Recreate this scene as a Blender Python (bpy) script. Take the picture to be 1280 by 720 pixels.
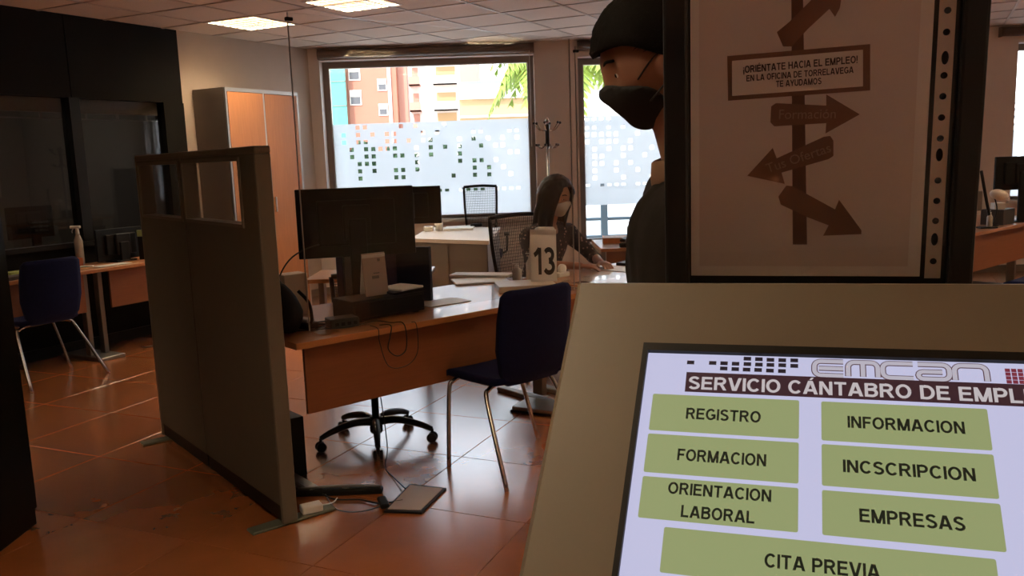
import bpy, bmesh, math, random
from mathutils import Vector as V, Matrix as M, noise
random.seed(7)
PI = math.pi
S = bpy.context.scene
for o in list(bpy.data.objects): bpy.data.objects.remove(o)
COL = S.collection

# ------------------------------------------------------------------ camera
F_PX = 1050.0
cd = bpy.data.cameras.new('camera'); cam = bpy.data.objects.new('camera', cd); COL.objects.link(cam)
cd.sensor_fit = 'HORIZONTAL'; cd.sensor_width = 36.0; cd.lens = 36.0*F_PX/1280; cd.clip_start = .05; cd.clip_end = 500
ro = math.atan(.033); pt = math.atan(161*math.cos(ro)/F_PX)
U0 = V((0, math.sin(pt), math.cos(pt))); FW = V((0, math.cos(pt), -math.sin(pt)))
RT = V((1,0,0))*math.cos(ro) - U0*math.sin(ro); UP = U0*math.cos(ro) + V((1,0,0))*math.sin(ro)
cam.matrix_world = M(((RT.x,UP.x,-FW.x,0),(RT.y,UP.y,-FW.y,0),(RT.z,UP.z,-FW.z,1.5),(0,0,0,1)))
S.camera = cam

# ------------------------------------------------------------------ sky, sun, exposure
wd = bpy.data.worlds.new('sky'); S.world = wd; wd.use_nodes = True
nt = wd.node_tree; bg = nt.nodes['Background']
tc = nt.nodes.new('ShaderNodeTexCoord'); sx = nt.nodes.new('ShaderNodeSeparateXYZ'); rp = nt.nodes.new('ShaderNodeValToRGB')
nt.links.new(tc.outputs['Generated'], sx.inputs[0]); nt.links.new(sx.outputs[2], rp.inputs[0]); nt.links.new(rp.outputs[0], bg.inputs[0])
rp.color_ramp.elements[0].color = (.93,.96,1,1); rp.color_ramp.elements[1].color = (.55,.74,1,1); rp.color_ramp.elements[0].position = .05
bg.inputs[1].default_value = .88
sl = bpy.data.lights.new('sun', 'SUN'); sl.energy = 1.1; sl.angle = .01; sl.color = (1,.95,.86)
so = bpy.data.objects.new('sun', sl); COL.objects.link(so)
so.rotation_euler = V((.35,.75,-.85)).to_track_quat('-Z','Y').to_euler()
S.view_settings.view_transform = 'Standard'; S.view_settings.look = 'None'; S.view_settings.gamma = 1; S.view_settings.exposure = 2.45
LAMP = 12.5
CEIL = 2.8

# ------------------------------------------------------------------ materials
def mat(name, col, rough=.6, metal=0, spec=.5, var=0, vs=8, bump=0, bs=60, stretch=None, coat=0, sheen=0, objvar=0):
    m = bpy.data.materials.new(name); m.use_nodes = True; t = m.node_tree; b = t.nodes['Principled BSDF']
    b.inputs['Base Color'].default_value = (*col,1); b.inputs['Roughness'].default_value = rough
    b.inputs['Metallic'].default_value = metal; b.inputs['Specular IOR Level'].default_value = spec
    b.inputs['Coat Weight'].default_value = coat
    if sheen: b.inputs['Sheen Weight'].default_value = sheen
    tcn = t.nodes.new('ShaderNodeTexCoord'); mp = t.nodes.new('ShaderNodeMapping'); t.links.new(tcn.outputs['Object'], mp.inputs[0])
    if stretch: mp.inputs['Scale'].default_value = stretch
    if var:
        n = t.nodes.new('ShaderNodeTexNoise'); n.inputs['Scale'].default_value = vs; n.inputs['Detail'].default_value = 5
        t.links.new(mp.outputs[0], n.inputs['Vector'])
        mx = t.nodes.new('ShaderNodeMix'); mx.data_type = 'RGBA'
        mx.inputs[6].default_value = (*[c*(1-var) for c in col],1); mx.inputs[7].default_value = (*[min(1,c*(1+var)) for c in col],1)
        t.links.new(n.outputs[0], mx.inputs[0]); last = mx.outputs[2]
        if objvar:
            oi = t.nodes.new('ShaderNodeObjectInfo'); hs = t.nodes.new('ShaderNodeHueSaturation')
            mr = t.nodes.new('ShaderNodeMapRange'); mr.inputs[3].default_value = 1-objvar; mr.inputs[4].default_value = 1+objvar
            t.links.new(oi.outputs['Random'], mr.inputs[0]); t.links.new(mr.outputs[0], hs.inputs['Value']); t.links.new(last, hs.inputs['Color']); last = hs.outputs[0]
        t.links.new(last, b.inputs['Base Color'])
    if bump:
        n2 = t.nodes.new('ShaderNodeTexNoise'); n2.inputs['Scale'].default_value = bs; n2.inputs['Detail'].default_value = 4
        bp = t.nodes.new('ShaderNodeBump'); bp.inputs['Strength'].default_value = bump; bp.inputs['Distance'].default_value = .002
        t.links.new(mp.outputs[0], n2.inputs['Vector']); t.links.new(n2.outputs[0], bp.inputs['Height']); t.links.new(bp.outputs[0], b.inputs['Normal'])
    return m
SCR = .184
def emis(name, col, st, rough=.3):
    m = mat(name, col, rough); b = m.node_tree.nodes['Principled BSDF']
    b.inputs['Base Color'].default_value = (.01,.01,.012,1)
    b.inputs['Emission Color'].default_value = (*col,1); b.inputs['Emission Strength'].default_value = st; return m
def glass(name, tint=(1,1,1), refl=1.0, ior=1.45):
    m = bpy.data.materials.new(name); m.use_nodes = True; t = m.node_tree; t.nodes.remove(t.nodes['Principled BSDF'])
    out = t.nodes['Material Output']; tr = t.nodes.new('ShaderNodeBsdfTransparent'); gl = t.nodes.new('ShaderNodeBsdfGlossy'); mx = t.nodes.new('ShaderNodeMixShader'); fr = t.nodes.new('ShaderNodeFresnel')
    ge = t.nodes.new('ShaderNodeNewGeometry'); mr = t.nodes.new('ShaderNodeMapRange'); mr.inputs[3].default_value = ior; mr.inputs[4].default_value = 1/ior
    t.links.new(ge.outputs['Backfacing'], mr.inputs[0]); t.links.new(mr.outputs[0], fr.inputs[0])
    tr.inputs[0].default_value = (*tint,1); gl.inputs['Roughness'].default_value = .02; gl.inputs[0].default_value = (refl,refl,refl,1)
    t.links.new(fr.outputs[0], mx.inputs[0]); t.links.new(tr.outputs[0], mx.inputs[1]); t.links.new(gl.outputs[0], mx.inputs[2]); t.links.new(mx.outputs[0], out.inputs[0]); return m
def filmmat():
    m = bpy.data.materials.new('frosted film'); m.use_nodes = True; t = m.node_tree; t.nodes.remove(t.nodes['Principled BSDF'])
    out = t.nodes['Material Output']; tl = t.nodes.new('ShaderNodeBsdfTranslucent'); df = t.nodes.new('ShaderNodeBsdfDiffuse'); tr = t.nodes.new('ShaderNodeBsdfTransparent')
    tl.inputs[0].default_value = (.49,.495,.505,1); df.inputs[0].default_value = (.6,.62,.64,1)
    a = t.nodes.new('ShaderNodeMixShader'); b = t.nodes.new('ShaderNodeMixShader'); a.inputs[0].default_value = .2; b.inputs[0].default_value = .035
    t.links.new(tl.outputs[0], a.inputs[1]); t.links.new(df.outputs[0], a.inputs[2]); t.links.new(a.outputs[0], b.inputs[1]); t.links.new(tr.outputs[0], b.inputs[2]); t.links.new(b.outputs[0], out.inputs[0]); return m

m_tile = mat('terracotta tile', (.40,.125,.036), .27, var=.22, vs=5, bump=.12, bs=9, objvar=.07)
_b = m_tile.node_tree.nodes['Principled BSDF']; _b.inputs['Coat Weight'].default_value = .9; _b.inputs['Coat Roughness'].default_value = .19; _b.inputs['Coat IOR'].default_value = 2.2; _b.inputs['Specular IOR Level'].default_value = .7
m_grout = mat('tile grout', (.27,.115,.055), .8, var=.2)
m_wall = mat('cream wall', (.50,.40,.32), .7, var=.05, bump=.1, bs=120)
m_pier = mat('window wall plaster', (.72,.63,.57), .7, var=.04, bump=.1, bs=120)
m_ceil = mat('mineral ceiling tile', (.68,.57,.48), .85, var=.06, vs=40, bump=.3, bs=220, objvar=.03)
m_tbar = mat('ceiling bar', (.52,.42,.35), .5)
m_black = mat('black laminate', (.007,.006,.005), .5, spec=.3, var=.2)
m_blackw = mat('black office panel', (.010,.0085,.007), .75, spec=.15, var=.25, vs=3)
m_blackmetal = mat('black metal', (.010,.010,.010), .35)
m_taupe = mat('taupe partition laminate', (.105,.090,.066), .55, var=.12, vs=3)
m_taupe2 = mat('taupe partition frame', (.135,.115,.085), .45, var=.06)
m_orange = mat('beech laminate', (.47,.19,.062), .28, coat=.6, var=.22, vs=6, stretch=(1.2,14,14), bump=.05)
m_orange_v = mat('beech door laminate', (.43,.17,.062), .45, var=.18, vs=5, stretch=(16,16,.9))
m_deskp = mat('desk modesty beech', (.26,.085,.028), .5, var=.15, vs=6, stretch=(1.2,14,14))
m_deskd = mat('side desk beech', (.42,.16,.055), .4, var=.2, vs=6, stretch=(14,1.2,14))
m_greymetal = mat('grey metal', (.24,.215,.19), .4, .6)
m_alu = mat('brushed aluminium', (.5,.47,.44), .35, .9)
m_chrome = mat('chrome', (.42,.40,.38), .22, 1)
m_brown = mat('brown window frame', (.20,.155,.125), .5, var=.1)
m_blind = mat('roller blind cassette', (.10,.075,.058), .5, var=.1)
m_white = mat('white plastic', (.72,.70,.66), .5, var=.03)
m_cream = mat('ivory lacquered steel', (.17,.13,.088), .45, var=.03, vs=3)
m_counter = mat('pale counter top', (.66,.56,.47), .35, var=.05)
m_countb = mat('grey brown counter body', (.16,.125,.10), .55, var=.08)
m_navy = mat('navy fabric', (.005,.007,.042), .85, var=.3, vs=60, bump=.3, bs=300, spec=.2)
m_mon = mat('black monitor plastic', (.006,.0055,.005), .55, spec=.25, var=.1)
m_monsc = mat('dark monitor panel', (.010,.010,.012), .18)
m_paper = mat('white paper', (.80,.78,.75), .45, var=.03)
m_cable = mat('black cable', (.01,.01,.01), .5)
m_foot = mat('grey green foot plate', (.16,.165,.12), .5, .3)
m_glass = glass('clear glass'); m_acr = glass('acrylic sheet', (.95,.955,.95), 1.0, 1.40); m_dglass = glass('dark office glass', (.72,.72,.70), 1, 1.5)
m_film = filmmat()
m_skin = mat('skin', (.42,.215,.145), .5, var=.1, vs=20); m_skin.node_tree.nodes['Principled BSDF'].inputs['Subsurface Weight'].default_value = .05
m_skinm = mat('tanned skin', (.30,.15,.095), .5, var=.1, vs=20)
m_hair = mat('dark hair', (.016,.009,.006), .42, var=.35, vs=40, stretch=(6,6,.6), bump=.5, bs=90)
m_hairm = mat('black short hair', (.006,.0045,.004), .8, spec=.15, var=.3, vs=160, bump=.6, bs=260)
m_maskb = mat('black cloth mask', (.010,.010,.011), .8, bump=.2, bs=200)
m_maskw = mat('white mask', (.62,.60,.58), .7, bump=.2, bs=120)
m_shirt = mat('charcoal jersey', (.022,.018,.016), .95, spec=.1, var=.2, vs=30, bump=.3, bs=60)
m_collar = mat('tan collar', (.19,.10,.06), .8)
m_jeans = mat('dark trousers', (.012,.013,.02), .85, var=.2, bump=.2)
m_shoe = mat('black shoe leather', (.01,.009,.008), .4)
m_eye = mat('eye white', (.7,.68,.65), .2); m_iris = mat('dark iris', (.02,.012,.008), .15)
m_lamp = emis('lamp reflector glow', (1,.82,.55), LAMP)
m_officefill = emis('added office fill lamp', (1,.88,.72), 1.5)  # glow for the fill lamps added inside the office
m_louv = mat('lamp louvre', (.30,.25,.19), .4, .3)
m_lamp.node_tree.nodes['Principled BSDF'].inputs['Base Color'].default_value = (.8,.8,.8,1)
def blouse():
    m = mat('patterned blouse', (.05,.038,.045), .85); t = m.node_tree; b = t.nodes['Principled BSDF']
    tc = t.nodes.new('ShaderNodeTexCoord'); vo = t.nodes.new('ShaderNodeTexVoronoi'); vo.inputs['Scale'].default_value = 34
    r = t.nodes.new('ShaderNodeValToRGB'); r.color_ramp.elements[0].position = .16; r.color_ramp.elements[0].color = (.42,.30,.27,1); r.color_ramp.elements[1].position = .3; r.color_ramp.elements[1].color = (.035,.026,.034,1)
    t.links.new(tc.outputs['Object'], vo.inputs['Vector']); t.links.new(vo.outputs['Distance'], r.inputs[0]); t.links.new(r.outputs[0], b.inputs['Base Color']); return m
m_blouse = blouse()

# ------------------------------------------------------------------ mesh helpers
class MB:
    def __init__(s): s.v = []; s.f = []; s.sm = []
    def add(s, vs, fs, smooth=False):
        n = len(s.v); s.v += [V(p) for p in vs]; s.f += [[i+n for i in f] for f in fs]; s.sm += [smooth]*len(fs); return s
    def box(s, a, b, mt=None):
        x0,y0,z0 = a; x1,y1,z1 = b
        vs = [V((x,y,z)) for z in (z0,z1) for y in (y0,y1) for x in (x0,x1)]
        if mt: vs = [mt@p for p in vs]
        return s.add(vs, [(0,2,3,1),(4,5,7,6),(0,1,5,4),(2,6,7,3),(0,4,6,2),(1,3,7,5)])
    def cbox(s, c, d, mt=None): return s.box([c[i]-d[i]/2 for i in range(3)], [c[i]+d[i]/2 for i in range(3)], mt)
    def bbox(s, a, b, r=.005, seg=2, mt=None):   # bevelled box
        bm = bmesh.new(); bmesh.ops.create_cube(bm, size=1)
        for v in bm.verts: v.co = V([(a[i]+b[i])/2+v.co[i]*(b[i]-a[i]) for i in range(3)])
        bmesh.ops.bevel(bm, geom=bm.edges[:], offset=r, segments=seg, affect='EDGES', profile=.5)
        vs = [(mt@v.co if mt else v.co.copy()) for v in bm.verts]; fs = [[v.index for v in f.verts] for f in bm.faces]; bm.free()
        return s.add(vs, fs)
    def prism(s, pts, z0, z1, mt=None):          # pts ccw in xy
        n = len(pts); vs = [V((x,y,z0)) for x,y in pts]+[V((x,y,z1)) for x,y in pts]
        if mt: vs = [mt@p for p in vs]
        return s.add(vs, [list(range(n))[::-1], list(range(n,2*n))]+[[i,(i+1)%n,(i+1)%n+n,i+n] for i in range(n)])
    def lathe(s, prof, c=(0,0,0), n=20, mt=None):
        vs = []
        for r,z in prof:
            for k in range(n): vs.append(V((c[0]+r*math.cos(2*PI*k/n), c[1]+r*math.sin(2*PI*k/n), c[2]+z)))
        if mt: vs = [mt@p for p in vs]
        fs = [[j*n+k, j*n+(k+1)%n, (j+1)*n+(k+1)%n, (j+1)*n+k] for j in range(len(prof)-1) for k in range(n)]
        fs += [list(range(n))[::-1], [(len(prof)-1)*n+k for k in range(n)]]
        return s.add(vs, fs, True)
    def tube(s, pts, r, n=10, smooth_pts=0):
        pts = [V(p) for p in pts]
        if smooth_pts: pts = spline(pts, smooth_pts)
        rs = r if isinstance(r,(list,tuple)) else [r]*len(pts)
        if len(rs) != len(pts): rs = [rs[0]+(rs[-1]-rs[0])*i/(len(pts)-1) for i in range(len(pts))]
        vs = []; t0 = (pts[1]-pts[0]).normalized(); a = t0.orthogonal().normalized()
        for i,p in enumerate(pts):
            t = (pts[min(i+1,len(pts)-1)]-pts[max(i-1,0)]).normalized(); a = (a-t*a.dot(t)).normalized(); b = t.cross(a)
            for k in range(n): vs.append(p+(a*math.cos(2*PI*k/n)+b*math.sin(2*PI*k/n))*rs[i])
        fs = [[j*n+k, j*n+(k+1)%n, (j+1)*n+(k+1)%n, (j+1)*n+k] for j in range(len(pts)-1) for k in range(n)]
        fs += [list(range(n))[::-1], [(len(pts)-1)*n+k for k in range(n)]]
        return s.add(vs, fs, True)
    def ball(s, c, r, n=14, mt=None):
        r = r if isinstance(r,(list,tuple)) else (r,r,r); vs = []; m2 = n//2+2
        for j in range(m2+1):
            th = PI*j/m2
            for k in range(n):
                p = V((c[0]+r[0]*math.sin(th)*math.cos(2*PI*k/n), c[1]+r[1]*math.sin(th)*math.sin(2*PI*k/n), c[2]+r[2]*math.cos(th))); vs.append(mt@p if mt else p)
        return s.add(vs, [[j*n+k,(j+1)*n+k,(j+1)*n+(k+1)%n,j*n+(k+1)%n] for j in range(m2) for k in range(n)], True)
    def xf(s, mt): s.v = [mt@p for p in s.v]; return s
    def build(s, name, m, parent=None, label=None, kind=None, loc=None):
        me = bpy.data.meshes.new(name); me.from_pydata([tuple(p) for p in s.v], [], s.f); me.update()
        me.polygons.foreach_set('use_smooth', s.sm)
        if m: me.materials.append(m)
        o = bpy.data.objects.new(name, me); COL.objects.link(o)
        if parent: o.parent = parent
        if label: o['label'] = label
        if kind: o['kind'] = kind
        if loc: o.location = loc
        return o
def spline(pts, k):
    out = []; n = len(pts)
    for i in range(n-1):
        p0,p1,p2,p3 = pts[max(i-1,0)],pts[i],pts[i+1],pts[min(i+2,n-1)]
        for j in range(k):
            t = j/k; out.append(.5*((2*p1)+(p2-p0)*t+(2*p0-5*p1+4*p2-p3)*t*t+(3*p1-p0-3*p2+p3)*t*t*t))
    out.append(pts[-1]); return out
def thing(name, label, cat, loc=(0,0,0), rz=0, group=None):
    o = bpy.data.objects.new(name, None); COL.objects.link(o); o.location = loc; o.rotation_euler = (0,0,rz); o.empty_display_size = .1
    o['label'] = label; o['category'] = cat
    if group: o['group'] = group
    return o
def tag(o, label, cat, group=None, kind=None):
    o['label'] = label; o['category'] = cat
    if group: o['group'] = group
    if kind: o['kind'] = kind
    return o
def struct(o): o['kind'] = 'structure'; return o
def dup(root, loc, rz, label):
    r = root.copy(); COL.objects.link(r); r.location = loc; r.rotation_euler = (0,0,rz); r['label'] = label
    def rec(a, b):
        for ch in list(a.children):
            c = ch.copy(); COL.objects.link(c); c.parent = b; rec(ch, c)
    rec(root, r); return r
def text_mb(body, size, cx, cy, z, bold=.012, align='CENTER', ext=0, sx=1.0, width=None, rot=0):
    c = bpy.data.curves.new('t','FONT'); c.body = body; c.size = 1; c.align_x = align; c.align_y = 'CENTER'; c.offset = bold; c.resolution_u = 3; c.extrude = 0
    o = bpy.data.objects.new('t', c); COL.objects.link(o); dg = bpy.context.evaluated_depsgraph_get(); me = bpy.data.meshes.new_from_object(o.evaluated_get(dg))
    xs = [v.co.x for v in me.vertices]; w = max(xs)-min(xs); mid = (max(xs)+min(xs))/2; ys = [v.co.y for v in me.vertices]; my = (max(ys)+min(ys))/2
    k = (width/w) if width else size*sx
    mb = MB(); cr, sr = math.cos(rot), math.sin(rot)
    vs = []
    for v in me.vertices:
        x = (v.co.x-(mid if align=='CENTER' else min(xs)))*k; y = (v.co.y-my)*size
        vs.append(V((cx+x*cr-y*sr, cy+x*sr+y*cr, z)))
    mb.add(vs, [list(p.vertices) for p in me.polygons]); bpy.data.objects.remove(o); bpy.data.meshes.remove(me); return mb
def rot_for(fx, fy): return math.atan2(-fx, fy)      # local +y looks along (fx,fy)

GT = .18
def _arc(cx, cy, rx, ry, a0, a1, k=7): return [(cx+rx*math.cos(math.radians(a0+(a1-a0)*i/k)), cy+ry*math.sin(math.radians(a0+(a1-a0)*i/k))) for i in range(k+1)]
_h = GT/2; _v = lambda x, a=0, b=1: [(x,a),(x,b)]
GLYPH = {  # width, polylines, slanted strokes (x0,y0,x1,y1)
 'A':(.78,[[(.18,.29),(.60,.29)]],[(.08,0,.36,1),(.42,1,.70,0)]), 'B':(.70,[_v(_h),[(_h,1-_h),(.36,1-_h)]+_arc(.38,.745,.21,.18,90,-90)+[(_h,.565-.04)],[(_h,.525),(.38,.525)]+_arc(.40,.30,.22,.225,90,-90)+[(_h,_h)]],[]),
 'C':(.74,[_arc(.39,.5,.31,.425,40,320,16)],[]), 'D':(.74,[_v(_h),[(_h,1-_h),(.32,1-_h)]+_arc(.32,.5,.34,.425,90,-90,12)+[(_h,_h)]],[]),
 'E':(.66,[_v(_h),[(_h,1-_h),(.64,1-_h)],[(_h,.52),(.60,.52)],[(_h,_h),(.66,_h)]],[]), 'F':(.60,[_v(_h),[(_h,1-_h),(.60,1-_h)],[(_h,.50),(.54,.50)]],[]),
 'G':(.78,[_arc(.40,.5,.32,.425,42,340,16)+[(.70,.42)],[(.44,.44),(.775,.44)],_v(.70,.12,.44)],[]), 'H':(.72,[_v(_h),_v(.72-_h),[(_h,.52),(.70,.52)]],[]), 'I':(.16,[_v(_h)],[]),
 'L':(.60,[_v(_h),[(_h,_h),(.60,_h)]],[]), 'M':(.86,[_v(_h),_v(.86-_h)],[(_h+.01,1,.42,0),(.44,0,.85-_h,1)]), 'N':(.72,[_v(_h),_v(.72-_h)],[(_h+.01,1,.71-_h,0)]),
 'O':(.80,[_arc(.40,.5,.32,.425,0,360,22)],[]), 'P':(.67,[_v(_h),[(_h,1-_h),(.36,1-_h)]+_arc(.36,.69,.23,.235,90,-90,9)+[(_h,.455)]],[]),
 'R':(.74,[_v(_h),[(_h,1-_h),(.38,1-_h)]+_arc(.38,.71,.23,.215,90,-90,9)+[(_h,.495)]],[(.40,.48,.65,0)]),
 'S':(.68,[_arc(.34,.715,.24,.21,25,200,9)+[(.16,.56),(.50,.47)][0:0]+_arc(.34,.285,.26,.21,75,-155,11)],[]),
 'T':(.66,[_v(.33),[(.0,1-_h),(.66,1-_h)]],[]), 'U':(.72,[[(_h,1),(_h,.34)]+_arc(.36,.34,.285,.265,180,360,10)+[(.72-_h,1)]],[]), 'V':(.74,[],[(.07,1,.34,0),(.40,0,.67,1)]), 'Y':(.72,[_v(.36,0,.45)],[(.07,1,.34,.40),(.38,.40,.65,1)]),
 '1':(.44,[_v(.32),[(.0,.72),(.14,.80),(.30,.97)]],[]), '3':(.64,[_arc(.30,.73,.23,.20,150,-90,10),_arc(.30,.28,.26,.21,90,-155,12)],[]), '!':(.16,[_v(_h,.28,1),_v(_h,0,.14)],[]), '¡':(.16,[_v(_h,-.2,.5),_v(_h,.66,.8)],[]), ' ':(.26,[],[])}
def cap_text(body, h, cx, cy, z, width=None, align='CENTER', rot=0, gap=.10):
    mb = MB(); x = 0
    def rib(pts, w):
        ps = [V(p) for p in pts]; n = len(ps); L_, R_ = [], []
        for i,p in enumerate(ps):
            a = (p-ps[i-1]).normalized() if i else None; b = (ps[i+1]-p).normalized() if i < n-1 else None
            t_ = (a+b).normalized() if a and b else (a or b); nn = V((-t_.y,t_.x)); k = w/max(.5, (nn.dot(V((-(a or b).y,(a or b).x))))); L_.append(p+nn*k); R_.append(p-nn*k)
        return [V((q.x,q.y,0)) for q in L_+R_], [[i,i+n,i+1+n,i+1] for i in range(n-1)]
    for ch in body:
        ac = {'Á':'A','É':'E','Ó':'O'}.get(ch); w, pl, sl_ = GLYPH[ac or ch]
        for p in pl:
            vs, fs = rib([(q[0]+x,q[1]) for q in p], GT/2); mb.add(vs, fs)
        hw = GT*.56
        for (a,b,c,d) in sl_:
            q = [(a-hw+x,b),(a+hw+x,b),(c+hw+x,d),(c-hw+x,d)]
            if d < b: q = q[::-1]
            mb.add([(u,v_,0) for u,v_ in q], [(0,1,2,3)])
        if ac: mb.add([(x+w/2-.06,1.06,0),(x+w/2+.06,1.06,0),(x+w/2+.20,1.25,0),(x+w/2+.04,1.25,0)], [(0,1,2,3)])
        x += w+gap
    x -= gap; k = (width/x) if width else h; cr, sr = math.cos(rot), math.sin(rot); o_ = []
    for v in mb.v:
        px = (v.x-(x/2 if align=='CENTER' else 0))*k; py = (v.y-.5)*h; o_.append(V((cx+px*cr-py*sr, cy+px*sr+py*cr, z)))
    mb.v = o_; return mb
# frames of the room
E1 = V((.76,.65,0)); E2 = V((-.65,.76,0)); P0 = V((-.943,3.563,0)); RE = math.atan2(.65,.76)
def D(s, t, z=0): return P0+E1*s+E2*t+V((0,0,z))
WA = V((-3.877,6.755,0)); WD = V((.477,.879,0)).normalized(); WN = V((WD.y,-WD.x,0)); RW = math.atan2(WD.y, WD.x)
def W(t, off, z=0): return WA+WD*t+WN*off+V((0,0,z))
WY = 9.8
def onz(x, y, z):
    d = FW+RT*((x-640)/F_PX)+UP*((360-y)/F_PX); t = (z-1.5)/d.z; return V((d.x*t, d.y*t, z))

# ------------------------------------------------------------------ floor and ceiling with their tiles
ROOM = [(-7.216,.602),(-7.216,-3),(8,-3),(8,WY),(-2.225,WY)]
def clip(poly, room):
    out = poly
    for i in range(len(room)):
        a, b = V(room[i]), V(room[(i+1)%len(room)]); inp = out; out = []
        side = lambda p: (b.x-a.x)*(p.y-a.y)-(b.y-a.y)*(p.x-a.x)
        for j in range(len(inp)):
            p, q = inp[j], inp[(j+1)%len(inp)]; sp, sq = side(p), side(q)
            if sp >= 0: out.append(p)
            if (sp >= 0) != (sq >= 0): out.append(p+(q-p)*(sp/(sp-sq)))
        if not out: return []
    return out
def area(p): return abs(sum(p[i].x*p[(i+1)%len(p)].y-p[(i+1)%len(p)].x*p[i].y for i in range(len(p))))/2
fl = struct(MB().box((-8.2,-3.4,-.06),(8.3,10.1,-.004)).build('floor', m_grout))
ce = struct(MB().box((-7.4,-3.2,CEIL+.10),(8.2,10.0,CEIL+.24)).build('ceiling', m_ceil))
def tiling(parent, ang, size, gap, origin, z, th, m, region, up, skip=()):
    ca, sa = math.cos(ang), math.sin(ang); ax = V((ca,sa)); ay = V((-sa,ca)); h = size/2-gap/2; ch = .003 if not up else .0012
    zt, zb = (z, z-th) if up else (z, z+th); s = 1 if up else -1
    proto = None; far = MB(); cnt = 0; cells = []
    for i in range(-30,31):
        for j in range(-30,31):
            c = V(origin)+ax*(i*size)+ay*(j*size); cells.append((c.length, i, j, c))
    cells.sort(key=lambda k: k[0])
    for _, i, j, c in cells:
        if (i,j) in skip: continue
        q = [c+ax*(h*a)+ay*(h*b) for a,b in ((-1,-1),(1,-1),(1,1),(-1,1))]
        p = clip(q, ROOM)
        if len(p) < 3 or area(p) < .02: continue
        full = area(p) > (2*h)**2*.9999
        if not(region(c) and cnt < 298):
            far.prism([(k.x,k.y) for k in p], min(zt,zb), max(zt,zb)); continue
        cnt += 1
        if full and proto:
            o = bpy.data.objects.new('tile', proto); COL.objects.link(o); o.parent = parent; o.location = (c.x,c.y,0); o.rotation_euler = (0,0,ang); continue
        if full:
            mb = MB(); a = h; b = h-ch
            vs = [(sx*a,sy*a,zb) for sx,sy in ((-1,-1),(1,-1),(1,1),(-1,1))]+[(sx*a,sy*a,zt-s*ch*.6) for sx,sy in ((-1,-1),(1,-1),(1,1),(-1,1))]+[(sx*b,sy*b,zt) for sx,sy in ((-1,-1),(1,-1),(1,1),(-1,1))]
            fs = [(0,1,5,4),(1,2,6,5),(2,3,7,6),(3,0,4,7),(4,5,9,8),(5,6,10,9),(6,7,11,10),(7,4,8,11),(8,9,10,11),(3,2,1,0)]
            if not up: fs = [f[::-1] for f in fs]
            o = mb.add(vs, fs).build('tile', m, parent, loc=(c.x,c.y,0)); o.rotation_euler = (0,0,ang); proto = o.data
        else:
            MB().prism([(k.x-c.x,k.y-c.y) for k in p], min(zt,zb), max(zt,zb)).build('tile', m, parent, loc=(c.x,c.y,0))
    if far.v: far.build('outer_tiles', m, parent, kind='stuff')
FA = math.radians(90-24)
tiling(fl, FA, .62, .0035, (-.13,3.72), 0, .008, m_tile, lambda c: c.y > 2.3 and abs(c.x) < c.y*.75+.6, True)
CA = math.radians(90-26.5); CO = V((-2.30,7.98)); cax = V((math.cos(CA),math.sin(CA))); cay = V((-math.sin(CA),math.cos(CA)))
def cell(x, y):
    d = V((x,y))-CO; return round(d.dot(cax)/.6), round(d.dot(cay)/.6)
LC = [(0,0), (-.4,-2.2), cell(5.40,1.85), cell(5.05,3.75), cell(1.9,4.6), cell(5.6,6.6), cell(-.9,1.0), cell(2.6,.2), cell(-4.2,3.2), cell(2.2,-1.6)]  # two visible, two placed from their reflections, the rest added for light
tiling(ce, CA, .6, .014, (CO.x,CO.y), CEIL+.006, .02, m_ceil, lambda c: c.y > 4.2 and abs(c.x) < c.y*.72+.6, False, skip=set(LC)|{(-1,-3),(-1,-2),(0,-3),(0,-2)})
for (a0,a1,b0,b1) in ((-1.49,-.9,-3.49,-1.51),(.1,.49,-3.49,-1.51),(-.9,.1,-3.49,-2.7),(-.9,.1,-1.7,-1.51)):
    q = [CO+cax*(a*.6)+cay*(b*.6) for a,b in ((a0,b0),(a1,b0),(a1,b1),(a0,b1))]; MB().prism([(p.x,p.y) for p in q], CEIL+.006, CEIL+.026).build('cut_tile', m_ceil, ce)
gb = MB()
for k in range(-16,24):
    for ax_, ay_ in ((cax,cay),(cay,cax)):
        c = CO+ay_*((k+.5)*.6); a = c-ax_*14; b = c+ax_*14; w_ = ay_*.012
        p = clip([a-w_,b-w_,b+w_,a+w_] if ax_.cross(ay_) > 0 else [a+w_,b+w_,b-w_,a-w_], ROOM)
        if len(p) > 2: gb.prism([(q.x,q.y) for q in p], CEIL, CEIL+.012)
gb.build('grid_bars', m_tbar, ce, kind='stuff')

# ------------------------------------------------------------------ walls
def wallbox(name, a, b, m): return struct(MB().box(a, b).build(name, m))
OP = [(-2.10,.33,.84,2.67),(.83,3.35,.50,2.62),(5.83,7.6,.84,2.62)]
mb = MB(); x = -2.225-.1
for (x0,x1,z0,z1) in OP:
    mb.box((x,WY,-.02),(x0,WY+.24,CEIL+.03)); mb.box((x0,WY,-.02),(x1,WY+.24,z0)); mb.box((x0,WY,z1),(x1,WY+.24,CEIL+.03)); x = x1
mb.box((x,WY,-.02),(8.2,WY+.24,CEIL+.03)); struct(mb.build('wall_back', m_pier))
wallbox('wall_right', (8,-3,-.02),(8.2,WY,CEIL+.03), m_wall)
wallbox('wall_front', (-7.4,-3.2,-.02),(8.2,-3,CEIL+.03), mat('pale bounce wall', (.70,.63,.57), .7, var=.04))  # unseen wall, made paler to bounce light forward from behind the camera
Mw = M.Translation(WA)@M.Rotation(RW,4,'Z')      # local x along wall, local -y into the room
mb = MB().box((1.66,0,-.02),(3.5,.12,CEIL+.03), Mw); struct(mb.build('wall_left', m_wall))
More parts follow.
